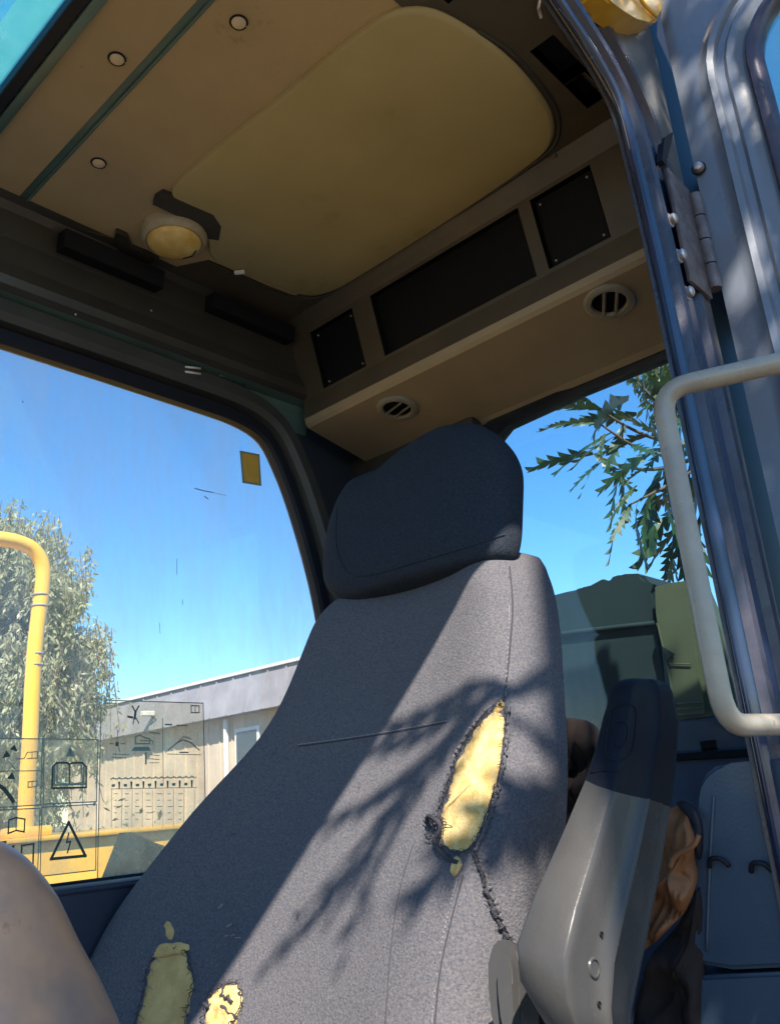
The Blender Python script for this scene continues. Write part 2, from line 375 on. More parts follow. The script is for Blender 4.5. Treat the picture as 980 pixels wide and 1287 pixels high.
# ---- roof hatch (moulded olive panel), rounded rectangle on the ceiling
def rrect(x0, x1, y0, y1, rad, z, n=8):
    pts = []
    for (cx, cy, a0, r) in ((x1 - rad[0], y1 - rad[0], 0, rad[0]), (x0 + rad[1], y1 - rad[1], 90, rad[1]), (x0 + rad[2], y0 + rad[2], 180, rad[2]), (x1 - rad[3], y0 + rad[3], 270, rad[3])):
        for i in range(n + 1):
            a = R(a0 + 90 * i / n); pts.append(Vector((cx + math.cos(a) * r, cy + math.sin(a) * r, z)))
    return pts
hatch_outline = [PZ(*p, CZ) for p in ((218, 224), (345, 124), (478, 12), (530, 2), (574, 20), (640, 66), (686, 122), (697, 150), (694, 176), (672, 198), (600, 248), (520, 300), (440, 350), (418, 362), (392, 369), (366, 364), (330, 349), (285, 333), (262, 318), (262, 296), (240, 268), (215, 250))]
hp = smoothpath(hatch_outline, 2, closed=True)
cen = sum(hp, Vector()) / len(hp)
bm = bmesh.new()
rows = [[cen + (p - cen) * s - Z * h for p in hp] for s, h in ((1.0, -.002), (1.0, .006), (.99, .0105), (.975, .012), (.6, .0135), (.1, .0145))]
loft(bm, rows, closed=True, cap=True)
hatch = obj('roof_hatch', bm, M['hatch'], cab, auto=35)
# dark rubber bead round the rear and ends of the hatch
hn = [Vector(p) for p in hp]
def hseg(pxs): return smoothpath([PZ(*p, CZ - .002) for p in pxs], 2)
bm = bmesh.new(); tube(bm, hseg([(600, 38), (648, 68), (694, 122), (704, 152), (700, 180), (676, 202), (600, 253), (520, 306), (442, 356), (416, 370), (390, 376), (360, 371), (326, 357), (283, 341)]), .0042, 8)
obj('hatch_seal', bm, M['sidehdr'], hatch, smooth=True)
bm = bmesh.new(); tube(bm, hseg([(700, 192), (676, 214), (600, 264), (520, 316), (446, 366), (400, 392)]), .0085, 8)
obj('hatch_trim', bm, M['darkceil'], hatch, smooth=True)

# ---- far side header (profile in Y,Z swept along X)
prof = [(1.462, 1.2), (1.478, 1.191), (1.488, 1.176), (1.495, 1.118), (1.492, 1.06), (1.478, 1.022), (1.482, 1.004), (1.497, .996), (1.528, .992), (1.541, .975), (1.548, .938), (1.551, .928)]
side = None
bm = bmesh.new()
def band(bm, a, b, x0, x1, holes, mi):
    a3, b3 = Vector((x0, a[0], a[1])), Vector((x0, b[0], b[1])); v = (b3 - a3); L = v.length
    holed(bm, a3, X, v.normalized(), x1 - x0, L, [(h[0] - x0, h[1] - x0, h[2] * L, h[3] * L) for h in holes], .035, back_i=1, frame_i=mi)
for i in range(len(prof) - 1):
    hs = [(.690, .925, .08, .80), (1.06, 1.31, .02, .70)] if i == 2 else []
    band(bm, prof[i], prof[i + 1], .30, 1.42, hs, 2 if i >= 7 else 0)  # lower bands coloured teal to paint in a reflection on the header
side = obj('side_header', bm, [M['sidehdr'], M['black'], M['tealgrey']], cab, auto=50)
tag(side)
# small screws on the side header
for px, py in ((190, 390), (268, 388), (95, 395)):
    c = PY(px, py, 1.482); bm = bmesh.new(); bmesh.ops.create_uvsphere(bm, u_segments=8, v_segments=6, radius=.0025, matrix=Matrix.Translation(c)); obj('screw', bm, M['steel'], side, smooth=True)
# coat hook (two small bars) and faint badge on the header
for (a, b) in (((233, 461), (252, 463)), ((233, 467), (252, 470))):
    bm = bmesh.new(); pa, pb = PY(*a, 1.505), PY(*b, 1.505); tube(bm, [pa, pb], .0028, 8); obj('hook_bar', bm, M['white'], side, smooth=True)
bm = bmesh.new(); pa, pb = PY(276, 472, 1.515), PY(313, 474, 1.515); tube(bm, [pa, pb], .003, 6); obj('badge', bm, M['tealgrey'], side)

# ---- rear header (profile in X,Z swept along Y)
rp = [(1.300, 1.204), (1.318, 1.178), (1.330, 1.158), (1.372, .992), (1.373, .945), (1.376, .930), (1.384, .922), (1.615, .875), (1.632, .866)]
bm = bmesh.new()
y0, y1 = .502, 1.50
for i in range(len(rp) - 1):
    a, b = rp[i], rp[i + 1]
    a3, b3 = Vector((a[0], y1, a[1])), Vector((b[0], y1, b[1])); v = b3 - a3; L = v.length
    hs = []
    if i == 2: hs = [(y1 - 1.42, y1 - 1.268, .06 * L, .95 * L), (y1 - 1.205, y1 - .772, .05 * L, .95 * L), (y1 - .742, y1 - .60, .05 * L, .95 * L)]
    nr = (-Y).cross(v.normalized())
    holed(bm, a3, v.normalized(), -Y, L, y1 - y0, [(h[2], h[3], h[0], h[1]) for h in hs], -.02 if (v.normalized()).cross(-Y).x > 0 else .02, frame_i=2 if i >= 4 else 0)
rear = obj('rear_header', bm, [M['header'], M['mesh'], M['under']], cab, auto=35)
def rh(t, y, off=0):   # point on slanted recess face
    a, b = Vector((1.330, 0, 1.158)), Vector((1.372, 0, .992)); n_ = Vector((-.97, 0, -.245)); p = a.lerp(b, t) + n_ * off; return Vector((p.x, y, p.z))
for (ya, yb) in ((1.42, 1.268), (.742, .60)):
    bm = bmesh.new()
    q = [rh(.09, ya - .006, -.014), rh(.09, yb + .006, -.014), rh(.92, yb + .006, -.014), rh(.92, ya - .006, -.014)]
    prism(bm, q, Vector((-.97, 0, -.245)) * .004); pn = obj('speaker_panel', bm, M['mesh'], rear)
    for t_, yy in ((.14, ya - .016), (.14, yb + .016), (.87, yb + .016), (.87, ya - .016)):
        bm = bmesh.new(); bmesh.ops.create_uvsphere(bm, u_segments=8, v_segments=6, radius=.0026, matrix=Matrix.Translation(rh(t_, yy, -.009))); obj('screw', bm, M['steel'], rear, smooth=True)
# ---- two round air vents on the underside
vd = (Vector((1.615, 0, .875)) - Vector((1.384, 0, .922))).normalized(); vn = Vector((vd.z, 0, -vd.x)); vn = -vn if vn.z > 0 else vn
for (px, py), rot in (((499, 512), 12), ((765, 378), 58)):
    r_ = ray(px, py); o0 = Vector((1.384, 0, .922)); t = o0.dot(vn) / r_.dot(vn); c = r_ * t
    bm = bmesh.new(); rows = []
    for rr, h in ((.050, 0), (.050, .005), (.045, .009), (.036, .008), (.034, .003), (.034, -.001)):
        rows.append([c + vn * h + (Y * math.cos(a * math.pi / 16) + vd * math.sin(a * math.pi / 16)) * rr for a in range(32)])
    loft(bm, rows, closed=True)
    v = obj('air_vent', bm, M['vent'], cab, auto=50)
    bm = bmesh.new(); loft(bm, [[c + vn * .001 + (Y * math.cos(a * math.pi / 16) + vd * math.sin(a * math.pi / 16)) * rr for a in range(32)] for rr in (.036, .001)], closed=True, cap=True)
    obj('vent_throat', bm, M['black'], v)
    q1 = Y * math.cos(R(rot)) + vd * math.sin(R(rot)); q2 = vn.cross(q1)
    for k in (-.012, .012):
        L = math.sqrt(.034 ** 2 - k * k); bm = bmesh.new()
        prism(bm, [c + q2 * (k - .0015) - q1 * L + vn * .009, c + q2 * (k - .0015) + q1 * L + vn * .009, c + q2 * (k + .002) + q1 * L + vn * .002, c + q2 * (k + .002) - q1 * L + vn * .002], q2 * .005)
        obj('vent_slat', bm, M['vent'], v)

# ---- far side window wall: sheet with rounded window hole on plane Y=WY
wpx = [(262, 520), (292, 531), (316, 544), (332, 560), (345, 588), (360, 625), (380, 690), (398, 762)]
wo = [PY(*p, WY) for p in wpx]
win = [Vector((.12, WY, .2)), Vector((.12, WY, .80)), Vector((.16, WY, .88)), Vector((.24, WY, .907)), Vector((.7, WY, .906))] + [Vector((p.x, WY, p.z)) for p in wo] + [Vector((1.47, WY, .2)), Vector((1.47, WY, -.02)), Vector((1.43, WY, -.085)), Vector((1.36, WY, -.10)), Vector((.3, WY, -.10)), Vector((.16, WY, -.08)), Vector((.12, WY, 0))]
win = smoothpath(win, 2, closed=True)
wc = Vector((.85, WY, .4))
def offs(loop, d, c=None):
    out = []; n = len(loop)
    for i, p in enumerate(loop):
        t = (loop[(i + 1) % n] - loop[i - 1]).normalized(); nn = Vector((-t.z, 0, t.x))
        if nn.dot(p - wc) < 0: nn = -nn
        out.append(p + nn * d)
    return out
# black rubber round the glass
bm = bmesh.new()
rings = []
for d, yy in ((-.003, .009), (-.004, -.016), (.004, -.022), (.028, -.020), (.036, -.006)):
    rings.append([p + Y * yy for p in offs(win, d)])
loft(bm, rings, closed=True)
rwin = obj('side_window', bm, M['seal'], cab, auto=40)
# grey pillar trim outside of rubber
bm = bmesh.new()
rings = [[p + Y * yy for p in offs(win, d)] for d, yy in ((.034, -.004), (.037, -.034), (.052, -.044), (.083, -.040), (.095, -.012))]
loft(bm, rings, closed=True)
obj('window_trim', bm, M['pillar'], cab, auto=40)
# outer wall ring
bm = bmesh.new()
def rectproj(p):
    lo = Vector((-.1, WY, -1.0)); hi = Vector((1.72, WY, 1.24)); d = (p - wc)
    s = min((hi.x - wc.x) / d.x if d.x > 1e-6 else 1e9, (lo.x - wc.x) / d.x if d.x < -1e-6 else 1e9, (hi.z - wc.z) / d.z if d.z > 1e-6 else 1e9, (lo.z - wc.z) / d.z if d.z < -1e-6 else 1e9)
    return wc + d * s
i0 = offs(win, .055)
loft(bm, [[p + Y * .006 for p in i0], [rectproj(p) + Y * .006 for p in i0], [rectproj(p) + Y * .022 for p in i0], [p + Y * .022 for p in i0]], closed=True)
obj('side_wall', bm, M['ledge'], cab)
bm = bmesh.new(); prism(bm, [p + Y * .002 for p in offs(win, .003)], Y * .004)
glass = obj('window_glass', bm, M['glassR'], rwin)

# ---- stickers on the glass: film sheets with printed line work (pixel-traced on plane Y=SY)
SY = WY - .004
def SP(p): return PY(p[0], p[1], SY)
NI = Vector((0, -1, 0))
class Print:
    def __init__(s): s.bm = bmesh.new(); s.k = 0
    def sheet(s, pts, mi=0, y=0):
        s.bm.faces.new([s.bm.verts.new(SP(p) + NI * y) for p in pts]).material_index = mi
    def line(s, pts, wpx=1.3, mi=1, closed=False):
        s.k += 1; strip(s.bm, [SP(p) for p in pts], wpx * .00165, NI, mi, closed, lift=.0008 + s.k * 4e-6)
    def fill(s, pts, mi=1):
        s.k += 1; s.bm.faces.new([s.bm.verts.new(SP(p) + NI * (.0008 + s.k * 4e-6)) for p in pts]).material_index = mi
    def done(s, name, label=None):
        o = obj(name, s.bm, [M['film'], M['ink'], M['inkg'], M['amberst'], M['greyst']], rwin, recalc=False)
        if label: o['label'] = label
        return o
# chart sticker
p = Print(); Q = [(127, 880), (255, 884), (260, 1104), (122, 1108)]
p.sheet(Q); p.line(Q, 1.2, 2, True); p.line([(204, 903), (205, 986)], .9, 2)
p.line([(131, 884), (146, 884.5)], 1, 2)
p.line([(240, 887), (250, 887.5), (250, 896), (240, 896)], 1.4, 2, True); p.line([(245, 887), (245, 896)], 1, 2)
p.line([(166, 888), (170, 895), (174, 888)], 1.8); p.line([(170, 895), (169, 903)], 3); p.line([(161, 901), (166, 902)], 2.5); p.line([(168, 903), (167, 910)], 1.5, 2); p.line([(171, 903), (174, 909)], 1.5, 2)
p.line([(190, 900), (196, 905), (189, 911)], 1, 2); p.line([(208, 911), (215, 911)], 2, 2); p.line([(222, 912), (235, 912)], 1, 2)
p.line([(148, 920), (147, 930), (150, 945)], 1, 2); p.fill([(145, 933), (149, 933), (149, 938), (145, 938)]); p.line([(138, 935), (142, 935)], 1.2, 2); p.line([(152, 935), (156, 935)], 1.2, 2)
p.line([(170, 926), (170, 935), (188, 935), (188, 929), (180, 927), (176, 924), (170, 926)], 1.5, 2); p.line([(176, 931), (188, 931)], 1, 2); p.line([(188, 930), (192, 932), (191, 936)], 1.2, 2)
p.fill([(168, 939), (187, 939), (189, 944), (165, 944)], 2); p.line([(188, 921), (200, 922)], 1.6, 2)
p.line([(183, 947), (183, 960)], 2.2, 2); p.line([(188, 949), (200, 950)], .8, 2); p.line([(188, 954), (200, 955)], .8, 2); p.line([(188, 959), (199, 959)], .8, 2)
p.line([(142, 948), (162, 949)], .8, 2); p.line([(140, 952), (158, 953)], .8, 2)
p.line([(211, 943), (222, 934), (230, 930), (240, 934), (250, 943)], 1.4, 2); p.line([(222, 934), (230, 926), (240, 929)], 1, 2); p.line([(226, 946), (236, 946)], 1.6, 2); p.line([(210, 948), (252, 949)], .8, 2)
p.line([(139, 979), (247, 977)], .7, 2); p.line([(139, 992), (247, 990)], .7, 2)
for k in range(14):
    x = 142 + k * 7.6; yy = 988 - k * .15
    if k % 2: p.fill([(x - 1.4, yy - 5), (x + 1.2, yy - 5), (x + .6, yy + 3.6), (x - .8, yy + 3.6)])
    else: p.fill([(x - 2.2, yy - 1.8), (x + 2.2, yy - 2.2), (x + 2, yy + 1.4), (x - 2, yy + 1.4)], 2)
    p.line([(x - 2.6, yy - 8), (x, yy - 10.5), (x + 2.8, yy - 8)], 1, 2)
for k in range(9):
    x = 140 + k * 13; p.line([(x, 993), (x - .5, 1040)], .5, 2)
for k in range(7):
    for j in range(5):
        x = 143 + k * 13.5; y_ = 998 + j * 8
        p.line([(x, y_), (x + 3 + 4 * random.random(), y_)], .7, 2)
p.done('instruction_sticker', 'large clear sticker with machine diagrams and a table of symbols')
# book sticker
p = Print(); Q = [(55, 929), (123, 930), (121, 1008), (54, 1011)]
p.sheet(Q); p.line(Q, 1.3, 2, True)
p.fill([(88, 938), (94, 951), (82, 951)], 2); p.line([(88, 942), (88, 948)], 1)
p.line([(66, 964), (71, 959), (83, 959), (87, 961), (91, 959), (103, 959), (108, 964), (108, 990), (88, 990.5), (65, 991)], 2, 1, True)
p.line([(72, 960), (71, 984), (87, 986), (103, 984), (102, 960)], 1.3, 2); p.line([(87, 961), (87, 986)], 1.5); p.line([(68, 987), (106, 986)], 1.6, 2); p.line([(68, 964), (68, 986)], 2, 2); p.line([(105, 964), (105, 986)], 2, 2)
p.done('manual_sticker', 'clear sticker with a small warning triangle above an open book')
# lightning
p = Print(); Q = [(52, 1015), (121, 1011), (120, 1094), (50, 1102)]
p.sheet(Q); p.line(Q, 1.2, 2, True)
p.line([(86, 1034), (64, 1080), (107, 1076)], 3, 1, True)
p.line([(86, 1048), (83.5, 1059), (88.5, 1058), (84.5, 1072)], 1.6)
p.done('electric_warning_sticker', 'clear sticker with a triangle around a lightning bolt')
# top-left and bottom-left
p = Print(); Q = [(-30, 928), (53, 929), (51, 1012), (-30, 1017)]
p.sheet(Q); p.line(Q, 1.2, 2, True); p.line([(-30, 970), (52, 969)], 1, 2)
p.fill([(12, 942), (18, 936), (22, 945)]); p.fill([(3, 953), (8, 943), (13, 951)]); p.fill([(8, 979), (15, 971), (19, 980)])
p.line([(20, 954), (30, 954), (34, 946), (47, 945), (47, 953), (34, 954)], 1, 2); p.line([(40, 946), (40, 953)], .8, 2); p.line([(35, 983), (46, 982), (46, 989), (35, 990)], 1, 2, True); p.line([(40, 982), (40, 989)], .8, 2)
p.line([(12, 958), (18, 966)], 1, 2); p.line([(18, 959), (12, 966)], 1, 2)
p.line([(-4, 986), (5, 992), (11, 1000), (16, 1007)], 4)
p.done('arrow_sticker', 'clear sticker with black arrowheads and small book marks')
p = Print(); Q = [(-30, 1020), (50, 1016), (47, 1101), (-30, 1106)]
p.sheet(Q); p.line(Q, 1.2, 2, True)
p.line([(11, 1031), (20, 1028), (31, 1030), (30, 1046), (20, 1044), (10, 1048)], 1.5, 1, True); p.line([(20, 1028), (20, 1044)], 1, 2)
p.fill([(1, 1058), (8, 1057), (7, 1064)]); p.fill([(11, 1066), (18, 1062), (17, 1070)]); p.line([(5, 1061), (14, 1066)], 2)
p.line([(27, 1063), (42, 1061), (41, 1089), (26, 1091)], 1.8, 1, True)
p.done('distance_sticker', 'clear sticker with a double arrow and an upright black rectangle')
p = Print(); p.sheet([(301, 566), (326, 571), (328.5, 611), (304.5, 607)], 4, .0004); p.sheet([(303.5, 569), (323.8, 573), (326, 608), (307, 604.5)], 3, .0009)
p.line([(308, 575), (319, 577)], .7, 2); p.line([(311, 580), (318, 581.5)], 1.6, 2)
p.done('amber_sticker', 'small amber sticker near the window corner')
p = Print(); p.line([(245, 614), (256, 617), (267, 619)], 1.4, 2); p.line([(267, 619), (284, 623)], .5, 2); p.line([(257, 624), (261, 627)], 1.5, 2); p.line([(222, 703), (222, 722)], .7, 2); p.line([(229, 754), (229, 760)], .8, 2); p.line([(28, 504), (29, 506)], 1, 2); p.line([(200, 783), (201, 796)], .6, 2)
p.done('dirt_marks')['kind'] = 'stuff'

# ---- ledge under the far window
bm = bmesh.new(); zc_ = PY(110, 1113, 1.465).z
box(bm, (-.1, 1.465, -.95), (1.58, 1.545, zc_), .008)
tube(bm, [(-.1, 1.466, zc_ - .004), (1.5, 1.466, zc_ - .012)], .004, 8)
obj('side_console', bm, M['ledge'], cab, auto=40)
# ---- rear wall with window opening
WX = 1.64
bm = bmesh.new()
rwc = Vector((WX, .78, .40))
ro = [PX(620, 531, WX), PX(700, 496, WX), PX(770, 466, WX), PX(842, 437, WX)]
zt = PX(730, 485, WX).z
rwl = [Vector((WX, .28, zt)), Vector((WX, 1.07, zt)), Vector((WX, 1.13, zt - .04)), Vector((WX, 1.13, .1)), Vector((WX, 1.11, .055)), Vector((WX, .28, .035)), Vector((WX, .24, .08)), Vector((WX, .24, zt - .04))]
rwl = smoothpath(rwl, 1, closed=True)
def rproj(p):
    d = p - rwc; lo = (.10, -1.0); hi = (1.56, 1.22)
    s = min((hi[0] - rwc.y) / d.y if d.y > 1e-6 else 1e9, (lo[0] - rwc.y) / d.y if d.y < -1e-6 else 1e9, (hi[1] - rwc.z) / d.z if d.z > 1e-6 else 1e9, (lo[1] - rwc.z) / d.z if d.z < -1e-6 else 1e9)
    return rwc + d * s
def ex(l, k): return [rwc + (p - rwc) * k for p in l]
loft(bm, [rwl, [rproj(p) for p in rwl], [rproj(p) + X * .06 for p in rwl], [p + X * .06 for p in rwl]], closed=True)
obj('rear_wall', bm, M['rearwall'], cab)
bm = bmesh.new(); loft(bm, [[p + X * x for p in ex(rwl, k)] for k, x in ((.995, .03), (.995, -.006), (1.01, -.014), (1.045, -.012), (1.05, .002))], closed=True)
rw = obj('rear_window', bm, M['seal'], cab, auto=40)
bm = bmesh.new(); prism(bm, [p + X * .02 for p in ex(rwl, 1.0)], X * .004); obj('window_glass', bm, M['glassB'], rw)
# dark upper-right corner cladding behind headrest (solid rear quarter)
bm = bmesh.new(); box(bm, (1.59, 1.13, -.9), (1.636, 1.57, .90), .01); obj('rear_quarter_panel', bm, M['sidehdr'], cab, auto=40)
# vent slot on the rear wall
c = PX(891, 936, 1.635); bm = bmesh.new(); box(bm, (c.x - .006, c.y - .016, c.z - .008), (c.x, c.y + .016, c.z + .008), .002); obj('wall_slot', bm, M['black'], cab)

# ---- roof shell, floor, front frame
bm = bmesh.new()
ow_ = []
def roofrow(z, gx):
    return [Vector(p) for p in ((-.55, .25 + gx, z), (.84, .25 + gx, z), (.90, .26 + gx, z), (.93, .30 + gx, z), (.94, .40 + gx, z), (.94, .455, z), (1.62, .44, z), (1.64, 1.0, z), (1.62, 1.64 - gx, z), (.6, 1.66 - gx, z), (-.55, 1.64 - gx, z))]
# ring-shaped roof (open over the skylight)
hole = [Vector((-.06, .50, 0)), Vector((.485, .50, 0)), Vector((.485, 1.50, 0)), Vector((-.06, 1.50, 0))]
box(bm, (.489, .53, 1.236), (1.72, 1.66, 1.50), .012)
box(bm, (-.55, 1.48, 1.236), (.487, 1.66, 1.30), .012)
box(bm, (-.55, .46, 1.236), (-.02, 1.478, 1.30), .012)
obj('roof_shell', bm, M['yellow'], cab, auto=40)
bm = bmesh.new()
a = roofrow(1.232, 0)[:6]; pts = [Vector((-.55, .46, 1.232))] + a
prism(bm, [Vector((p.x, p.y, 1.225)) for p in pts], Z * .03)
bmesh.ops.bevel(bm, geom=[e for e in bm.edges], offset=.008, segments=2, affect='EDGES')
obj('shade_overhang', bm, M['yellow'], cab, auto=40)  # unseen overhang, added to cast the straight shadow edge on the seat
bm = bmesh.new()
q_ = [PY(*p, .425) for p in ((740, -40), (752, -14), (770, 3), (785, 14), (800, 23), (815, 27), (828, 25), (831, 10), (833, -12), (836, -60))]
prism(bm, [Vector((p.x, .425, p.z)) for p in q_], Y * .045); bmesh.ops.bevel(bm, geom=[e for e in bm.edges], offset=.006, segments=3, affect='EDGES')
obj('roof_rim', bm, M['yelglossy'], cab, auto=60)
bm = bmesh.new(); q_ = [PY(*p, .42) for p in ((800, -10), (808, 4), (818, 14), (825, 20))]; tube(bm, smoothpath(q_, 1), .0035, 7); obj('rim_fold', bm, M['yelglossy'], cab, smooth=True)
bm = bmesh.new(); box(bm, (-.1, .46, -1.0), (1.66, 1.56, -.95)); obj('cab_floor', bm, M['ledge'], cab)
bm = bmesh.new(); box(bm, (-.10, .46, -1.0), (-.03, 1.56, -.25), .01); box(bm, (-.10, .46, -.248), (-.04, .52, 1.23), .01); box(bm, (-.10, 1.50, -.248), (-.04, 1.56, 1.23), .01); box(bm, (-.10, .522, 1.15), (-.04, 1.498, 1.23), .01)
fw = obj('windscreen_frame', bm, M['sidehdr'], cab, auto=40)
bm = bmesh.new(); box(bm, (-.075, .52, -.25), (-.07, 1.50, 1.15)); obj('windscreen_glass', bm, M['glassR'], fw)
# skylight at the front of the roof
bm = bmesh.new()
for lo, hi in (((.474, .46, 1.190), (.492, 1.52, 1.235)), ((-.03, .46, 1.190), (-.01, 1.52, 1.235)), ((-.008, 1.48, 1.190), (.472, 1.52, 1.235)), ((-.008, .46, 1.190), (.472, .50, 1.235))): box(bm, lo, hi, .003)
sk = obj('skylight', bm, M['tealgrey'], cab, auto=40)
bm = bmesh.new(); box(bm, (.452, .505, 1.1905), (.4725, 1.475, 1.225), .003); obj('skylight_seal', bm, M['seal'], sk)
bm = bmesh.new(); box(bm, (-.01, .50, 1.212), (.4525, 1.48, 1.217)); obj('skylight_glass', bm, M['glassF'], sk)

# ---- dome lamp on the ceiling's far edge
lc = PZ(219, 300, CZ - .02)
dome = thing('tmp', None, None); bpy.data.objects.remove(dome)
def ring_loft(bm, c, prof, n=36, ax=(X, Y), dz=-Z, mi=0, cap=True):
    rows = [[c + dz * h + (ax[0] * math.cos(2 * math.pi * a / n) + ax[1] * math.sin(2 * math.pi * a / n)) * r for a in range(n)] for r, h in prof]
    loft(bm, rows, closed=True, cap=cap, mat_i=mi)
bm = bmesh.new(); ring_loft(bm, lc, [(.070, -.02), (.070, -.004), (.067, .005), (.061, .010), (.058, .005)])
dl = obj('dome_light', bm, M['ivory'], cab, auto=40)
bm = bmesh.new(); ring_loft(bm, lc, [(.0575, .000), (.057, .010), (.053, .016), (.042, .021), (.024, .025), (.006, .026)])
obj('lamp_lens', bm, M['lens'], dl, smooth=True)
bm = bmesh.new(); tube(bm, [lc + Vector((.040, -.022, -.023)), lc + Vector((.048, .002, -.0205)), lc + Vector((.036, .02, -.0225))], .0014, 6); tube(bm, [lc + Vector((.036, .018, -.0168)), lc + Vector((.028, .028, -.0168))], .0012, 6); obj('lens_clip', bm, M['black'], dl)
# dark moulded cut-out behind the lamp
bm = bmesh.new(); pts = [PZ(*p, CZ - .013) for p in ((194, 250), (205, 243), (268, 270), (278, 285), (275, 302), (262, 300), (250, 284), (192, 257))]
prism(bm, pts, Z * .012); obj('lamp_slot', bm, M['sidehdr'], dl)
bm = bmesh.new(); pts = [PZ(*p, CZ - .013) for p in ((146, 292), (160, 298), (166, 312), (200, 326), (188, 332), (150, 316), (143, 302))]
prism(bm, pts, Z * .012); obj('lamp_slot', bm, M['sidehdr'], dl)
bm = bmesh.new(); c = PZ(301, 342, CZ - .02); box(bm, (-.012, -.004, -.004), (.012, .004, .004), .0015, mtx=Matrix.Translation(c) @ Matrix.Rotation(R(-50), 4, 'Z')); obj('white_clip', bm, M['white'], cab)
c = PZ(677, 12, CZ - .012); bm = bmesh.new(); tube(bm, smoothpath([c + Vector((-.01, -.012, .012)), c + Vector((-.008, -.004, -.004)), c, c + Vector((.012, .004, -.004))], 2), .0028, 7); obj('coat_hook', bm, M['steel'], cab, smooth=True)

# ---- door frame: sweep profiles along the opening outline on plane Y=DY
dpx = [(697, 2), (703, 11), (745, 74), (770, 118), (782, 150), (791, 187)]
dpath = [Vector((-.03, DY, -.95)), Vector((-.03, DY, .95)), Vector((.0, DY, 1.10)), Vector((.12, DY, 1.205)), Vector((.30, DY, 1.215)), Vector((.80, DY, 1.215)), Vector((.95, DY, 1.205))]
for p_ in dpx[1:]: q_ = PY(*p_, DY); dpath.append(Vector((q_.x, DY, q_.z)))
dpath += [Vector((1.205, DY, .80)), Vector((1.212, DY, .45)), Vector((1.22, DY, 0)), Vector((1.222, DY, -.95))]
dpath = smoothpath(dpath, 2)
dc = Vector((.6, DY, .1))
def sweep(path, prof, name, m, parent, auto=40):
    bm = bmesh.new(); rows = []
    n = len(path)
    for i, p in enumerate(path):
        t = (path[min(i + 1, n - 1)] - path[max(i - 1, 0)]).normalized(); nn = Vector((-t.z, 0, t.x))
        if i < 3: ref = -X
        if nn.dot(p - dc) < 0: nn = -nn
        rows.append([p + nn * a + Y * b for a, b in prof])
    loft(bm, rows)
    return obj(name, bm, m, parent, auto=auto)
fr = sweep(dpath, [(.030, .026), (.010, .018), (.014, .006), (.022, -.002), (.030, .004), (.034, .018), (.040, .018), (.046, .002), (.056, -.010), (.070, -.012), (.082, -.004), (.088, .014), (.094, .022), (.150, .020), (.176, .016), (.182, .002), (.200, .002), (.204, .06)], 'door_frame', M['frame'], cab)
def circ(cx, cy, r, n=10, s=1): return [(cx + r * math.cos(2 * math.pi * i / n) * s, cy + r * math.sin(2 * math.pi * i / n)) for i in range(n + 1)]
sweep(dpath, circ(.010, .000, .011, 12), 'door_seal', M['navygloss'], fr)
sweep(dpath, [(.092, .018), (.098, .0185 - .003), (.150, .014), (.166, .012)], 'frame_channel', M['navygloss'], fr)
bm = bmesh.new(); rows = [[], [], []]
for i, p in enumerate(dpath):
    t = (dpath[min(i + 1, len(dpath) - 1)] - dpath[max(i - 1, 0)]).normalized(); nn = Vector((-t.z, 0, t.x))
    if nn.dot(p - dc) < 0: nn = -nn
    q = p + nn * .198; d = q - dc
    hi, lo = Vector((1.436, 0, 1.62)), Vector((-.30, 0, -1.0))
    s_ = min((hi.x - dc.x) / d.x if d.x > 1e-6 else 1e9, (lo.x - dc.x) / d.x if d.x < -1e-6 else 1e9, (hi.z - dc.z) / d.z if d.z > 1e-6 else 1e9, (lo.z - dc.z) / d.z if d.z < -1e-6 else 1e9)
    s_ = max(s_, 1.0); rows[0].append(q + Y * .006); rows[1].append(dc + d * s_ + Y * .006); rows[2].append(dc + d * s_ + Y * .03)
loft(bm, rows); obj('side_panel', bm, M['sidepaint'], cab, auto=40)
# thin grey line along the upper curve
bm = bmesh.new(); tube(bm, smoothpath([PY(*p, DY - .004) for p in ((703, 11), (722, 34), (745, 74), (766, 108), (780, 142), (791, 187))], 1), .0012, 5); obj('frame_edge_line', bm, M['pillar'], fr)
bm = bmesh.new(); c = PY(743, 73, DY - .006); bmesh.ops.create_icosphere(bm, subdivisions=1, radius=.004, matrix=Matrix.Translation(c)); obj('frame_edge_line', bm, M['pillar'], fr, smooth=True)
# small black plate in the channel (dark diamond)
bm = bmesh.new(); q = [PY(*p, DY - .003) for p in ((835, 172), (846, 165), (843, 182), (836, 206), (832, 200))]; prism(bm, q, Y * .012); obj('channel_diamond', bm, M['seal'], fr)
# B pillar body behind frame
bm = bmesh.new(); box(bm, (1.428, DY + .024, -1.0), (1.66, DY + .06, 1.66), .01); obj('rear_post', bm, M['seal'], cab, auto=40)
bm = bmesh.new(); box(bm, (1.30, DY + .024, -1.0), (1.426, DY + .032, 1.235), .01); obj('post_lining', bm, M['sidehdr'], cab, auto=40)

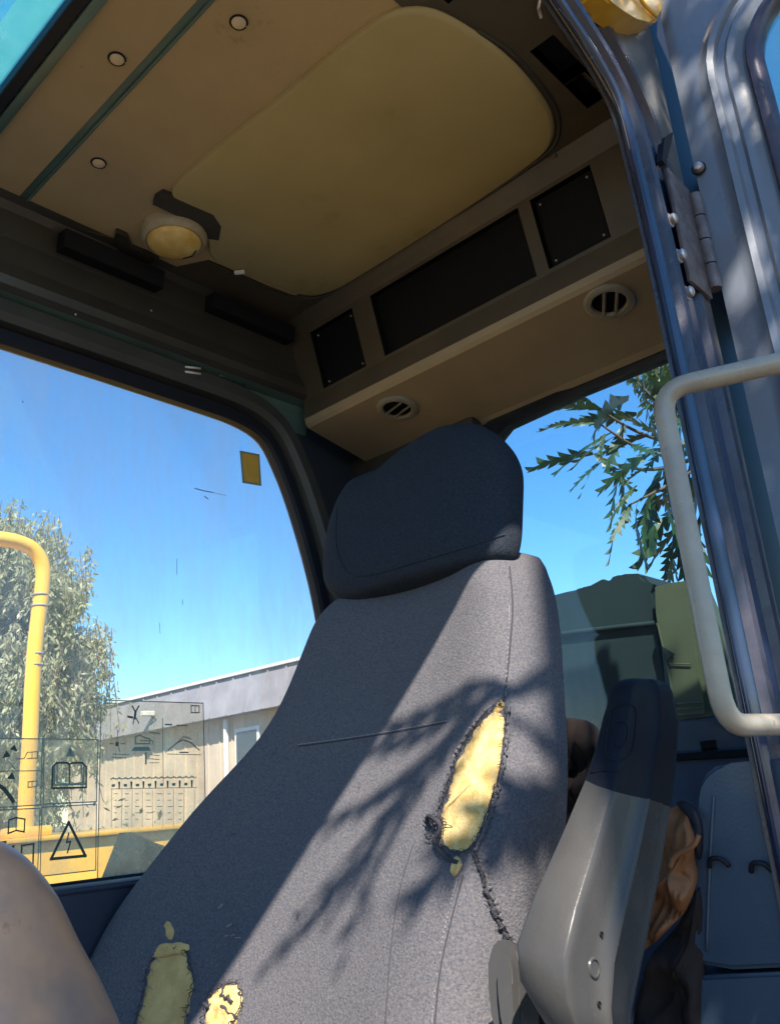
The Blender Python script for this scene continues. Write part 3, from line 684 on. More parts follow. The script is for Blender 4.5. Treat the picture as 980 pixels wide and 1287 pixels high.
# ---- open door
HP = Vector((1.445, DY - .012, 0)); dd = Vector((.25, -.968, 0)).normalized(); dn = Vector((-.968, -.25, 0)).normalized()
def DP(s, z, off=0): return HP + dd * s + Z * z + dn * off
DW, DT, DB = .86, 1.60, -.95
wl = []
s0, s1, z0, z1, rr = .140, .78, -.10, 1.45, .17
for (cs, cz, a0) in ((s0 + rr, z1 - rr, 90), (s0 + .08, z0 + .08, 180), (s1 - .08, z0 + .08, 270), (s1 - rr, z1 - rr, 0)):
    r_ = rr if cz > 0.5 else .08
    for i in range(10):
        a = R(a0 + 90 * i / 9); wl.append((cs + r_ * math.cos(a), cz + r_ * math.sin(a)))
dcn = ((s0 + s1) / 2, .5)
def doff(loop, d):
    out = []; n = len(loop)
    for i, p in enumerate(loop):
        q0, q1 = loop[i - 1], loop[(i + 1) % n]; tx, tz = q1[0] - q0[0], q1[1] - q0[1]; L = math.hypot(tx, tz); nx, nz = -tz / L, tx / L
        if nx * (p[0] - dcn[0]) + nz * (p[1] - dcn[1]) < 0: nx, nz = -nx, -nz
        out.append((p[0] + nx * d, p[1] + nz * d))
    return out
def dclamp(p):
    d = (p[0] - dcn[0], p[1] - dcn[1]); hi = (DW, DT); lo = (.004, DB)
    s = min((hi[0] - dcn[0]) / d[0] if d[0] > 1e-6 else 1e9, (lo[0] - dcn[0]) / d[0] if d[0] < -1e-6 else 1e9, (hi[1] - dcn[1]) / d[1] if d[1] > 1e-6 else 1e9, (lo[1] - dcn[1]) / d[1] if d[1] < -1e-6 else 1e9)
    return (dcn[0] + d[0] * s, dcn[1] + d[1] * s)
bm = bmesh.new(); rows = []
for k_, off in ((.006, -.02), (.006, .004), (.020, .012), (.040, .012), (.046, .004), (.058, .004), (.064, .014), (.076, .016), (.084, .006), (.098, .004)):
    rows.append([DP(*q, off) for q in doff(wl, k_)])
outer = [dclamp(q) for q in doff(wl, .098)]
rows.append([DP(*q, 0) for q in outer]); rows.append([DP(*q, -.04) for q in outer]); rows.append([DP(*q, -.04) for q in doff(wl, .006)])
loft(bm, rows, closed=True)
door = obj('cab_door', bm, M['door'], cab, auto=45)
bm = bmesh.new(); rows = [[DP(*q, off) for q in doff(wl, k_)] for k_, off in ((-.026, -.012), (-.026, .004), (-.018, .014), (-.006, .020), (.004, .016), (.007, .002))]
loft(bm, rows, closed=True); obj('door_window_seal', bm, M['doorseal'], door, auto=50)
bm = bmesh.new(); prism(bm, [DP(*q, -.006) for q in doff(wl, -.02)], -dn * .004); obj('door_glass', bm, M['glassD'], door)
# round cap bolt on the door edge
def on_door(px, py, off=0):
    r_ = ray(px, py); t = (HP + dn * off).dot(dn) / r_.dot(dn); return r_ * t
c = on_door(878, 212, .004); bm = bmesh.new(); ring_loft(bm, c, [(.0105, 0), (.0105, .006), (.008, .012), (.003, .014)], 14, (dd, Z), dn); obj('door_bolt', bm, M['steel'], door, auto=40)
bm = bmesh.new(); ring_loft(bm, c, [(.0135, 0), (.0135, .004), (.0108, .004)], 16, (dd, Z), dn, cap=False); obj('bolt_ring', bm, M['seal'], door, auto=40)
# hinge: knuckles, plate, bolts
hx = HP + dn * .012 - dd * .006
ztop = PY(882, 254, hx.y).z; zbot = PY(904, 368, hx.y).z
for k in range(4):
    za = zbot + (ztop - zbot) * k / 4; zb = zbot + (ztop - zbot) * (k + 1) / 4 - .003
    bm = bmesh.new(); tube(bm, [Vector((hx.x, hx.y, za)), Vector((hx.x, hx.y, zb))], .0125, 14); obj('hinge_knuckle', bm, M['hinge'], door, auto=40)
bm = bmesh.new(); box(bm, (1.335, DY - .004, zbot - .02), (hx.x - .006, DY + .004, ztop + .012), .002)
hpz = obj('hinge_plate', bm, M['hinge'], fr, auto=40)
for px, py in ((851, 272), (862, 317), (872, 364)):
    c = PY(px, py, DY - .02)
    bm = bmesh.new(); ring_loft(bm, Vector((c.x, DY - .004, c.z)), [(.013, 0), (.013, .004), (.0095, .005), (.0095, .012), (.006, .015)], 6 * 3, (X, Z), -Y); obj('hinge_bolt', bm, M['steel'], hpz, auto=40)

# ---- grab handle on the door
gy = .365; A1 = PY(833, 520, gy); B1 = PY(903, 880, gy)
gT = PY(829, 490, gy); gB = PY(912, 912, gy)
T2 = PZ(980, 456, gT.z); B2 = PZ(980, 911, gB.z)
def ext(a, b, t): return a + (b - a) * t
tdir = (T2 - gT); bdir = (B2 - gB)
pth = [gT + tdir * 2.6, gT + tdir * 1.0, gT + tdir * .35]
corner = lambda c, a, b, n=6: [a * (1 - t) ** 2 + c * 2 * t * (1 - t) + b * t * t for t in [i / n for i in range(n + 1)]]
vdir = (gB - gT).normalized()
p1 = corner(gT, gT + tdir.normalized() * .034, gT + vdir * .034); p2 = corner(gB, gB - vdir * .036, gB + bdir.normalized() * .036)
mt = lambda g, d: [g + d.normalized() * .52 - dn * .02 + dn * 0, g + d.normalized() * .52]
def toplane(p): return p - dn * ((p - HP).dot(dn))
e1 = gT + tdir.normalized() * .50; e2 = gB + bdir.normalized() * .50
path = [toplane(e1)] + corner(e1, e1 - dn * .05, e1 - tdir.normalized() * .05)[:-1] + [gT + tdir * 1.2, gT + tdir * .6] + p1 + [gT.lerp(gB, .3), gT.lerp(gB, .5), gT.lerp(gB, .7)] + p2 + [gB + bdir * .8] + corner(e2, e2 - bdir.normalized() * .05, e2 - dn * .05) + [toplane(e2)]
bm = bmesh.new(); tube(bm, path, .0118, 16); obj('grab_handle', bm, M['rail'], door, smooth=True)

# ================================================================== SEAT
seat = thing('driver_seat', 'charcoal fabric driver seat with torn cover showing yellow foam', 'seat')
K, X0, Z0 = .46, 1.12, .40
def tab(pts, back=0): 
    l = sorted([(q.z, q.y) for q in (PL(px, py, K, X0 + back, Z0) for px, py in pts)]); return l
def interp(t, z):
    if z <= t[0][0]: return t[0][1]
    for (a, b), (c, d) in zip(t[:-1], t[1:]):
        if z <= c: return b + (d - b) * (z - a) / (c - a)
    return t[-1][1]
TL = tab([(428, 746), (408, 757), (394, 776), (372, 830), (350, 885), (320, 937), (275, 985), (235, 1032), (200, 1080), (155, 1145), (122, 1215), (112, 1290), (108, 1400)])
TR = tab([(652, 694), (668, 708), (684, 738), (691, 790), (694, 860), (699, 960), (697, 1040), (672, 1150), (655, 1250), (645, 1400)], .085)
zs = [-.50, -.45, -.40, -.35, -.30, -.25, -.20, -.15, -.10, -.05, 0, .05, .10, .15, .20, .25, .28, .31, .335, .352, .364]
bm = bmesh.new(); rows = []
def xf(z): return X0 + K * (z - Z0)
# section: parameter list of (u across 0..1 (0 = near/right side), x offset)
for z in zs:
    yl, yr = interp(TL, z), interp(TR, z)
    f = xf(z); W_ = yl - yr; row = []
    low = max(0, min(1, (.15 - z) / .4))
    top = max(0, (z - .30) / .064) 
    sec = [(.0, .115), (-.004, .085), (.004, .052), (.022, .020), (.05, .000), (.09, -.010), (.16, -.010), (.24, .002), (.36, .014), (.5, .018), (.64, .014), (.76, .004), (.85, -.008 - .02 * low), (.92, -.014 - .035 * low), (.97, -.008 - .04 * low), (.995, .008 - .03 * low), (1.0, .035), (.998, .08), (.985, .115)]
    for u, dx in sec:
        p_ = Vector((f + dx + .016 * top ** 2, yr + W_ * u, z))
        p_.x += .003 * noise.noise(p_ * 9) + .0015 * noise.noise(p_ * 25)
        row.append(p_)
    rows.append(row)
# rounded top
for h, inx, sh in ((.374, .02, .02), (.379, .05, .05), (.379, .08, .08)):
    base = rows[len(zs) - 1]; cy = (base[0].y + base[-1].y) / 2
    rows.append([Vector((max(q.x, xf(h) + inx) if q.x < xf(h) + .1 else q.x, cy + (q.y - cy) * (1 - sh), h)) for q in base])
vr = loft(bm, rows)
bk = obj('backrest', bm, M['fabric'], seat, smooth=True)
md = bk.modifiers.new('sub', 'SUBSURF'); md.levels = md.render_levels = 2
bpy.context.view_layer.update()
dg = bpy.context.evaluated_depsgraph_get()
bvh = BVHTree.FromObject(bk, dg)
def onseat(px, py, off=.001, tree=None):
    h, nn, i_, d_ = (tree or bvh).ray_cast(Vector((0, 0, 0)), ray(px, py).normalized())
    if h is None: return PL(px, py, K, X0, Z0), Vector((-1, 0, .4)).normalized()
    if nn.dot(h) > 0: nn = -nn
    return h + nn * off, nn
def smooth2(pts, it=2, closed=False): return [(q.x, q.y) for q in smoothpath([Vector((a, b, 0)) for a, b in pts], it, closed)]
def jag(pts, amp, seed=1, step=4):
    rnd = random.Random(seed); out = []
    n = len(pts)
    for i in range(n):
        a, b = pts[i], pts[(i + 1) % n]; L = math.hypot(b[0] - a[0], b[1] - a[1]); m_ = max(1, int(L / step))
        for k in range(m_):
            t = k / m_; out.append((a[0] + (b[0] - a[0]) * t + rnd.uniform(-amp, amp), a[1] + (b[1] - a[1]) * t + rnd.uniform(-amp, amp)))
    return out
def patch(name, pts, m, off0, off1, rings=(1, .97, .9, .75, .5, .25, .05), rough=.0):
    """bulging patch of foam conformed to the seat: outline in pixels"""
    cx_ = sum(p[0] for p in pts) / len(pts); cy_ = sum(p[1] for p in pts) / len(pts); bm = bmesh.new(); rows = []
    for i, s in enumerate(rings):
        off = off0 + (off1 - off0) * min(1, (1 - s) * 6); row = []
        for p_ in pts:
            q, nn = onseat(cx_ + (p_[0] - cx_) * s, cy_ + (p_[1] - cy_) * s, off); row.append(q + nn * rough * noise.noise(q * 90))
        rows.append(row)
    loft(bm, rows, closed=True, cap=False)
    bm.faces.new([v for v in bm.verts][-len(pts):])
    return obj(name, bm, m, seat, smooth=True)
def fray(name, pts, m, amp, rad, seed, closed=True, off=.004, step=3):
    rnd = random.Random(seed); bm = bmesh.new(); n = len(pts)
    P_ = []
    for i in range(n if closed else n - 1):
        a, b = pts[i], pts[(i + 1) % n]; L = math.hypot(b[0] - a[0], b[1] - a[1]); m_ = max(1, int(L / step))
        for k in range(m_):
            t = k / m_; P_.append(onseat(a[0] + (b[0] - a[0]) * t + rnd.gauss(0, amp), a[1] + (b[1] - a[1]) * t + rnd.gauss(0, amp), off + rnd.uniform(-.001, .002))[0])
    P_.append(P_[0] if closed else onseat(pts[-1][0], pts[-1][1], off)[0])
    tube(bm, P_, [rad * rnd.uniform(.5, 1.5) for _ in P_], 6)
    return obj(name, bm, m, seat)
def hairs(name, pts, m, cnt, ln, seed, rad=.00042):
    rnd = random.Random(seed); bm = bmesh.new(); n = len(pts)
    for _ in range(cnt):
        i = rnd.randrange(n); a, b = pts[i], pts[(i + 1) % n]; t = rnd.random()
        x, y = a[0] + (b[0] - a[0]) * t, a[1] + (b[1] - a[1]) * t; an = rnd.uniform(0, 6.28); l = ln * rnd.uniform(.4, 1.2)
        q0, n0 = onseat(x, y, .002); q1, _n = onseat(x + math.cos(an) * l * .5, y + math.sin(an) * l * .5, .006); q2, _n = onseat(x + math.cos(an + .5) * l, y + math.sin(an + .5) * l, .004)
        tube(bm, [q0, q1, q2], rad, 4, caps=False)
    o = obj(name, bm, m, seat); o['kind'] = 'stuff'; return o
# main tear
T1 = smooth2([(625, 886), (636, 892), (634, 925), (629, 965), (618, 1010), (606, 1042), (596, 1066), (580, 1075), (560, 1068), (551, 1050), (556, 1020), (566, 985), (577, 950), (596, 918), (612, 898)], 1, True)
patch('exposed_foam', jag(T1, 1.7, 2, 4), M['foam'], -.001, .0025, rough=.0012)['label'] = 'long yellow foam patch in the upper tear'
fray('torn_edge', T1, M['dkthread'], .9, .0007, 3)
fray('torn_edge', [(638, 890), (637, 925), (632, 968), (622, 1012), (610, 1046), (598, 1070)], M['fabric'], .8, .0021, 5, closed=False, off=.003)
fray('torn_edge', [(612, 894), (593, 918), (574, 950), (562, 986), (552, 1020), (546, 1046)], M['fabric'], .8, .0020, 6, closed=False, off=.003)
hairs('loose_threads', T1, M['dkthread'], 90, 7, 4, .0004)
# curled flap at lower left of the tear
bm = bmesh.new(); pts_ = [onseat(x, y, o_)[0] for x, y, o_ in ((539, 1036, .004), (545, 1030, .012), (553, 1033, .016), (560, 1040, .010), (556, 1050, .006), (548, 1058, .006), (556, 1072, .006), (566, 1082, .005), (578, 1086, .004))]
tube(bm, smoothpath(pts_, 2), [.0045, .0045] + [.0032] * 60 if False else .0030, 7); obj('torn_flap', bm, M['dkthread'], seat)
hairs('loose_threads', [(539, 1034), (552, 1030), (560, 1040), (548, 1060)], M['dkthread'], 40, 11, 14, .0006)
patch('foam_scrap', jag(smooth2([(571, 1076), (582, 1078), (580, 1092), (573, 1104), (566, 1100), (566, 1088)], 1, True), 1.2, 9, 4), M['foam'], .001, .004, rough=.003)
patch('foam_scrap', jag(smooth2([(622, 884), (632, 878), (637, 892), (620, 898)], 1, True), 2, 19, 3), M['foam2'], .000, .0015, rough=.001)
# open seam running from the tear down to the armrest
SM = [(596, 1074), (604, 1096), (612, 1124), (622, 1152), (634, 1176), (646, 1196)]
fray('open_seam', SM, M['dkthread'], .5, .0034, 7, closed=False, off=.001)
fray('open_seam', [(x + 5, y) for x, y in SM[1:]], M['fabric'], .6, .0026, 8, closed=False, off=.003)
hairs('loose_threads', SM, M['dkthread'], 50, 7, 24)
# lower left tear, shaded
T2_ = smooth2([(196, 1196), (234, 1190), (240, 1216), (246, 1230), (240, 1262), (232, 1300), (230, 1330), (166, 1330), (170, 1290), (182, 1250), (186, 1220)], 1, True)
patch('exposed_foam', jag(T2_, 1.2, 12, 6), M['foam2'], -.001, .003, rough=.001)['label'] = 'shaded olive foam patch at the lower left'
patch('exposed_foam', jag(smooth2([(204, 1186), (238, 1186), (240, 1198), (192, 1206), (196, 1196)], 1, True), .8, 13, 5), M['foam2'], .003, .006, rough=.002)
fray('torn_edge', T2_, M['dkthread'], 1.2, .0007, 15)
hairs('loose_threads', T2_, M['thread'], 14, 11, 16, .0006)
hairs('loose_threads', T2_, M['dkthread'], 60, 9, 17)
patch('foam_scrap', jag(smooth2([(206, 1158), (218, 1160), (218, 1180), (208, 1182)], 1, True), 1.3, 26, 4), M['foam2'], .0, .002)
# small lit tear
T3_ = smooth2([(262, 1262), (272, 1244), (290, 1236), (304, 1240), (306, 1262), (296, 1290), (276, 1300), (256, 1292)], 1, True)
patch('exposed_foam', jag(T3_, 1.5, 31, 5), M['foam'], .0, .006, rough=.006)['label'] = 'small crumbly foam patch in sunlight at the bottom'
fray('torn_edge', T3_, M['dkthread'], 1.5, .0010, 32)
fray('torn_edge', [(262, 1264), (280, 1268), (300, 1280)], M['dkthread'], 2, .003, 33, closed=False)
fray('torn_edge', [(284, 1238), (282, 1252), (296, 1262)], M['dkthread'], 1.5, .0022, 34, closed=False, off=.007)
hairs('loose_threads', T3_, M['dkthread'], 40, 8, 35)
for k_, (x, y) in enumerate(((277, 1142), (288, 1166), (292, 1178), (284, 1178), (300, 1180))):
    fray('foam_fleck', [(x, y), (x + 5, y - 4 + k_)], M['thread'], .8, .0012, 40 + k_, closed=False)
# seams: horizontal welt and side piping
def seam(name, pts, m, rad, off):
    bm = bmesh.new(); tube(bm, [onseat(x, y, off)[0] for x, y in smooth2(pts, 2)], rad, 6); return obj(name, bm, m, seat, smooth=True)
seam('cross_seam', [(374, 936), (430, 929), (500, 918), (562, 906)], M['thread'], .0008, .0003)
seam('cross_seam', [(376, 938), (430, 931), (500, 920), (562, 908)], M['dkthread'], .0012, -.0002)
seam('side_seam', [(640, 712), (645, 760), (641, 810), (637, 850), (633, 882)], M['dkthread'], .0015, -.0004)
seam('side_seam', [(582, 1100), (566, 1160), (552, 1220), (546, 1290)], M['dkthread'], .0013, -.0005)
seam('side_seam', [(520, 1060), (500, 1120), (490, 1200), (484, 1290)], M['dkthread'], .0011, -.0005)
# pale stitches beside the seams
for (pa, cnt) in (([(640, 760), (638, 820), (635, 874)], 26), ([(574, 1108), (560, 1160), (549, 1220), (543, 1285)], 34)):
    pts_ = smooth2(pa, 2); L_ = len(pts_) - 1
    bm = bmesh.new()
    for k in range(cnt):
        t = k / cnt * L_; i_ = int(t); f_ = t - i_; a, b = pts_[i_], pts_[i_ + 1]
        x, y = a[0] + (b[0] - a[0]) * f_, a[1] + (b[1] - a[1]) * f_
        if random.random() < .25: continue
        tube(bm, [onseat(x, y, .0008)[0], onseat(x - .4, y + 3, .0008)[0]], .0006, 5)
    s_ = obj('stitching', bm, M['thread'], seat)
# ---- headrest
hc = (PX(402, 760, 0) if False else None)
hA = PL(428, 742, K, X0, Z0); hB = PL(648, 690, K, X0, Z0)
ax_up = Vector((.30, 0, .954)).normalized(); ax_y = Y; ax_f = ax_up.cross(ax_y)
bm = bmesh.new()
HYL, HYR, HZB, HH = 1.182, .738, .350, .300
def hrow(t):
    # t 0..1 bottom->top ; returns section
    z = t * HH
    yl = HYL + (.044 * math.sin(min(1, t * 1.6) * math.pi / 2) - .012 * t) ; yr = HYR + .012 + .01 * t
    rnd_ = max(0, (t - .55) / .45); rb = max(0, (.22 - t) / .22)
    yl -= .012 * rnd_ ** 3 + .05 * rb ** 2; yr += .075 * rnd_ ** 2.0 + .012 * rb ** 2
    th = .055 * (1 - .35 * rnd_ ** 2 - .25 * rb ** 2)
    return z, yl, yr, th
rows = []
for i in range(15):
    t = i / 14; z, yl, yr, th = hrow(t); cy = (yl + yr) / 2; hw = (yl - yr) / 2
    o_ = Vector((1.13, cy, HZB)) + ax_up * z; row = []
    for j in range(32):
        a = 2 * math.pi * j / 32; e = .45
        u_ = math.copysign(abs(math.cos(a)) ** e, math.cos(a)); v_ = math.copysign(abs(math.sin(a)) ** .7, math.sin(a))
        o2_ = o_ - ax_up * (.014 * t ** 3 * max(0, u_ + .25) + .046 * t ** 4 * math.exp(-((u_ - .42) / .32) ** 2) - .010 * t ** 3 * math.exp(-((u_ + .45) / .35) ** 2))
        row.append(o2_ + Y * hw * u_ + Vector((-1, 0, .3)).normalized() * (th * v_ + .012 * (1 - u_ * u_) * (1 if v_ > 0 else 0)))
    rows.append(row)
def capring(row, s, dz):
    c = sum(row, Vector()) / len(row); return [c + (p - c) * s + ax_up * dz for p in row]
rows = [capring(rows[0], .3, -.006), capring(rows[0], .75, -.005)] + rows + [capring(rows[-1], .96, .007), capring(rows[-1], .86, .013), capring(rows[-1], .4, .016)]
loft(bm, rows, closed=True, cap=True)
hr = obj('headrest', bm, M['hrfabric'], seat, smooth=True)
md = hr.modifiers.new('sub', 'SUBSURF'); md.levels = md.render_levels = 1
bvh_h = BVHTree.FromObject(hr, bpy.context.evaluated_depsgraph_get()) if False else None
bpy.context.view_layer.update(); bvh_h = BVHTree.FromObject(hr, bpy.context.evaluated_depsgraph_get())
bm = bmesh.new(); tube(bm, [onseat(x, y, .0006, bvh_h)[0] for x, y in smooth2([(424, 640), (421, 680), (430, 715), (452, 728), (520, 708), (600, 684), (634, 672)], 2)], .0014, 6); obj('headrest_piping', bm, M['hrfabric'], hr, smooth=True)
# seat cushion (below frame) and base so that the seat stands on the floor
bm = superell((.52, .98, -.52), (.34, .30, .09), .4, .4); obj('cushion', bm, M['fabric'], seat, smooth=True)
bm = bmesh.new(); box(bm, (.35, .78, -.948), (.95, 1.2, -.60), .03); obj('seat_base', bm, M['ledge'], seat, auto=40)

# ---- raised armrest
def armsec(c, U_, V_, a, b, rad, n=4):
    pts = []
    for (sx, sy, a0) in ((1, 1, 0), (-1, 1, 90), (-1, -1, 180), (1, -1, 270)):
        for i in range(n + 1):
            an = R(a0 + 90 * i / n); pts.append(c + U_ * (sx * (a - rad) + rad * math.cos(an)) + V_ * (sy * (b - rad) + rad * math.sin(an)))
    return pts
# stations traced: left silhouette, front ridge, right silhouette  (pixels)
stn = [((708, 1330), (742, 1345), (790, 1350)), ((650, 1232), (716, 1262), (800, 1272)), ((646, 1185), (712, 1205), (812, 1215)), ((668, 1125), (727, 1142), (822, 1165)), ((705, 1045), (752, 1060), (835, 1090)), ((733, 980), (771, 995), (846, 1015)), ((746, 940), (781, 950), (853, 955)), ((756, 900), (789, 908), (856, 905)), ((763, 878), (793, 884), (850, 882))]
rows = []
for i, (l_, m_, r_) in enumerate(stn):
    t = i / (len(stn) - 1)
    yF = .475; B_ = PY(*m_, yF)
    A_ = PX(*l_, B_.x + .004)                    # far front edge, about same X
    Dn = PY(*r_, yF + .012)                       # rear edge of near face
    Yl = Vector((A_.x, A_.y, B_.z))
    mid = B_.lerp(Dn, .45) + Y * -.004
    mid2 = B_.lerp(Dn, .50) + Y * -.006
    E_ = Vector((Dn.x + .004, A_.y, Dn.z)); F_ = Vector((A_.x + .01, A_.y + .004, A_.z))
    def rc(c, a, b, r=.2, n=3): 
        a_ = c.lerp(a, r); b_ = c.lerp(b, r); return [a_ * (1 - s) ** 2 + c * 2 * s * (1 - s) + b_ * s * s for s in [k / n for k in range(n + 1)]]
    row = rc(A_, E_, B_, .09) + [A_.lerp(B_, .5) - X * .004] + rc(B_, A_, Dn, .085) + [B_.lerp(Dn, .25) - Y * .001, mid, mid + (Dn - B_) * .018 - Y * .0045, mid + (Dn - B_) * .04 - Y * .001, B_.lerp(Dn, .75) - Y * .004] + rc(Dn, B_, E_, .2) + [Dn.lerp(E_, .5)] + rc(E_, Dn, A_, .2)
    rows.append(row)
bm = bmesh.new()
up_ = (sum(rows[-1], Vector()) / len(rows[-1]) - sum(rows[-2], Vector()) / len(rows[-2])).normalized()
def capr(row, s, d): c = sum(row, Vector()) / len(row); return [c + (p - c) * s + up_ * d for p in row]
rl_ = rows[-1]; rows += [capr(rl_, .985, .006), capr(rl_, .93, .014), capr(rl_, .8, .021), capr(rl_, .55, .026), capr(rl_, .25, .028)]
loft(bm, rows, closed=True, cap=True)
bmesh.ops.recalc_face_normals(bm, faces=bm.faces)
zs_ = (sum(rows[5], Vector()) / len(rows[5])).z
for f in bm.faces: f.material_index = 1 if f.calc_center_median().z > zs_ + .002 else 0  # upper faces take the painted-in shadow colour
arm = obj('armrest', bm, [M['arm'], M['armshade']], seat, smooth=True)
bpy.context.view_layer.update()
bva = BVHTree.FromObject(arm, bpy.context.evaluated_depsgraph_get())
def onarm(px, py, off=.0005): return onseat(px, py, off, bva)
for (px, py, rr_, nm) in ((746, 1217, .0095, 'bolt_cover'), (755, 1175, .0028, 'screw_hole'), (752, 1263, .0028, 'screw_hole')):
    c, nn = onarm(px, py, .0002); t1 = nn.cross(Z).normalized(); t2 = nn.cross(t1)
    bm = bmesh.new(); ring_loft(bm, c, [(rr_, 0), (rr_ * .9, .0014), (rr_ * .75, .0016 if nm == 'bolt_cover' else .0004), (rr_ * .7, .0004), (rr_ * .1, .0002)], 18, (t1, t2), nn)
    obj(nm, bm, M['arm'] if nm == 'bolt_cover' else M['black'], arm, auto=30)
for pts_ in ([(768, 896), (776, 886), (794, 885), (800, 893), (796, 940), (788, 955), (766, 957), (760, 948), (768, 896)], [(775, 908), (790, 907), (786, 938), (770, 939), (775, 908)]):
    bm = bmesh.new(); tube(bm, [onarm(x, y, .0004)[0] for x, y in smooth2(pts_, 2)], .0011, 6); obj('pad_outline', bm, M['armshade'], arm, smooth=True)
bm = bmesh.new(); tube(bm, [onarm(x, y, .0002)[0] for x, y in smooth2([(742, 972), (760, 968), (778, 970)], 1)], .0013, 6); obj('pad_crease', bm, M['armshade'], arm, smooth=True)
# pivot bracket at the foot of the armrest
bm = bmesh.new(); pv = PL(628, 1218, K, X0 - .03, Z0)
ring_loft(bm, pv, [(.020, .0), (.020, .030), (.017, .034), (.006, .036)], 24, (Vector((.9, 0, .4)).normalized(), Vector((-.4, 0, .9)).normalized()), -Y)
obj('armrest_pivot', bm, M['console'], seat, auto=40)
q_ = smooth2([(613, 1196), (622, 1180), (640, 1180), (650, 1196), (652, 1250), (660, 1330), (628, 1330), (614, 1260)], 1, True)
bm = bmesh.new(); prism(bm, [PL(x, y, K, X0 - .055, Z0) for x, y in q_], Vector((.03, .0, -.012))); bmesh.ops.bevel(bm, geom=[e for e in bm.edges], offset=.003, segments=2, affect='EDGES'); obj('pivot_bracket', bm, M['arm'], seat, auto=40)
q_ = smooth2([(624, 1206), (632, 1194), (642, 1204), (643, 1250), (650, 1330), (637, 1330), (626, 1260)], 1, True)
bm = bmesh.new(); prism(bm, [PL(x, y, K, X0 - .068, Z0) for x, y in q_], Vector((.012, .0, -.005))); bmesh.ops.bevel(bm, geom=[e for e in bm.edges], offset=.002, segments=2, affect='EDGES'); obj('bracket_cover', bm, M['arm'], seat, auto=40)

# ================================================================== INTERIOR ODDMENTS
# left control console in the lower left corner (close to the camera)
cp = PD(20, 1200, .62)
tipw = [PD(x, y, d) for x, y, d in ((8, 1095, .66), (20, 1180, .64), (45, 1290, .62), (75, 1420, .60))]
def csec(c, r): return r
bm = bmesh.new(); rows = []
edge = [(-62, 1088, .66), (-34, 1100, .655), (-8, 1122, .65), (14, 1156, .645), (40, 1200, .64), (66, 1246, .635), (94, 1290, .63), (134, 1360, .62)]
axis_ = [(-90, 1110, .70), (-92, 1130, .70), (-74, 1165, .69), (-76, 1205, .69), (-78, 1245, .68), (-80, 1290, .68), (-82, 1330, .67), (-84, 1400, .66)]
for (e_, a_) in zip(edge, axis_):
    E3, A3 = PD(*e_), PD(*a_); u_ = (E3 - A3); r_ = u_.length; u_.normalize(); d_ = A3.normalized(); v_ = (d_ - u_ * d_.dot(u_)).normalized()
    rows.append([A3 + (u_ * math.copysign(abs(math.cos(t)) ** .8, math.cos(t)) + v_ * .8 * math.copysign(abs(math.sin(t)) ** .8, math.sin(t))) * r_ for t in [2 * math.pi * k / 28 for k in range(28)]])
c0 = sum(rows[0], Vector()) / 28
rows = [[c0 + (p - c0) * s + (rows[0][0] - rows[1][0]).normalized() * h for p in rows[0]] for s, h in ((.2, .006), (.6, .005), (.88, .002))] + rows
loft(bm, rows, closed=True, cap=True)
cons = obj('control_console', bm, M['console'], None, smooth=True)
md = cons.modifiers.new('sub', 'SUBSURF'); md.levels = md.render_levels = 1
tag(cons, 'rounded grey plastic control console nearest the camera below the window stickers', 'console')
# storage box behind the seat
bx = thing('storage_box', 'blue-grey lidded storage box beside the door post behind the armrest', 'storage box')
bm = bmesh.new()
tl = PX(884, 968, 1.24); zt_ = tl.z
q_ = smooth2([(878, 1000), (886, 966), (930, 957), (1040, 950), (1060, 1214), (872, 1222), (870, 1180), (874, 1090)], 1, True)
prism(bm, [PX(x, y, 1.24) for x, y in q_], X * .2); bmesh.ops.bevel(bm, geom=[e for e in bm.edges if abs((e.verts[0].co - e.verts[1].co).x) < .01], offset=.006, segments=3, affect='EDGES'); obj('lid', bm, M['box'], bx, auto=50)
bm = bmesh.new(); tube(bm, smoothpath([PX(*p, 1.2385) for p in ((897, 1000), (893, 1060), (890, 1130), (888, 1196))], 1), .0025, 6); obj('lid_edge', bm, M['box'], bx, smooth=True)
zl = PX(930, 1222, 1.24).z
bm = bmesh.new(); bm.free()
bm = bmesh.new(); prism(bm, [PX(x, y, 1.238) for x, y in ((868, 1228), (1060, 1219), (1080, 1330), (1090, 1560), (858, 1560), (862, 1330))], X * .22); bmesh.ops.bevel(bm, geom=[e for e in bm.edges if abs((e.verts[0].co - e.verts[1].co).x) < .01], offset=.005, segments=3, affect='EDGES'); obj('box_base', bm, M['box'], bx, auto=50)
for (x, y) in ((903, 1086), (956, 1092)):
    c = PX(x, y, 1.236); bm = bmesh.new(); tube(bm, smoothpath([c + Vector((0, .014, -.004)), c + Vector((-.008, .008, .008)), c + Vector((-.008, -.008, .008)), c + Vector((0, -.014, -.003))], 1), .0035, 7); obj('latch', bm, M['seal'], bx, smooth=True)
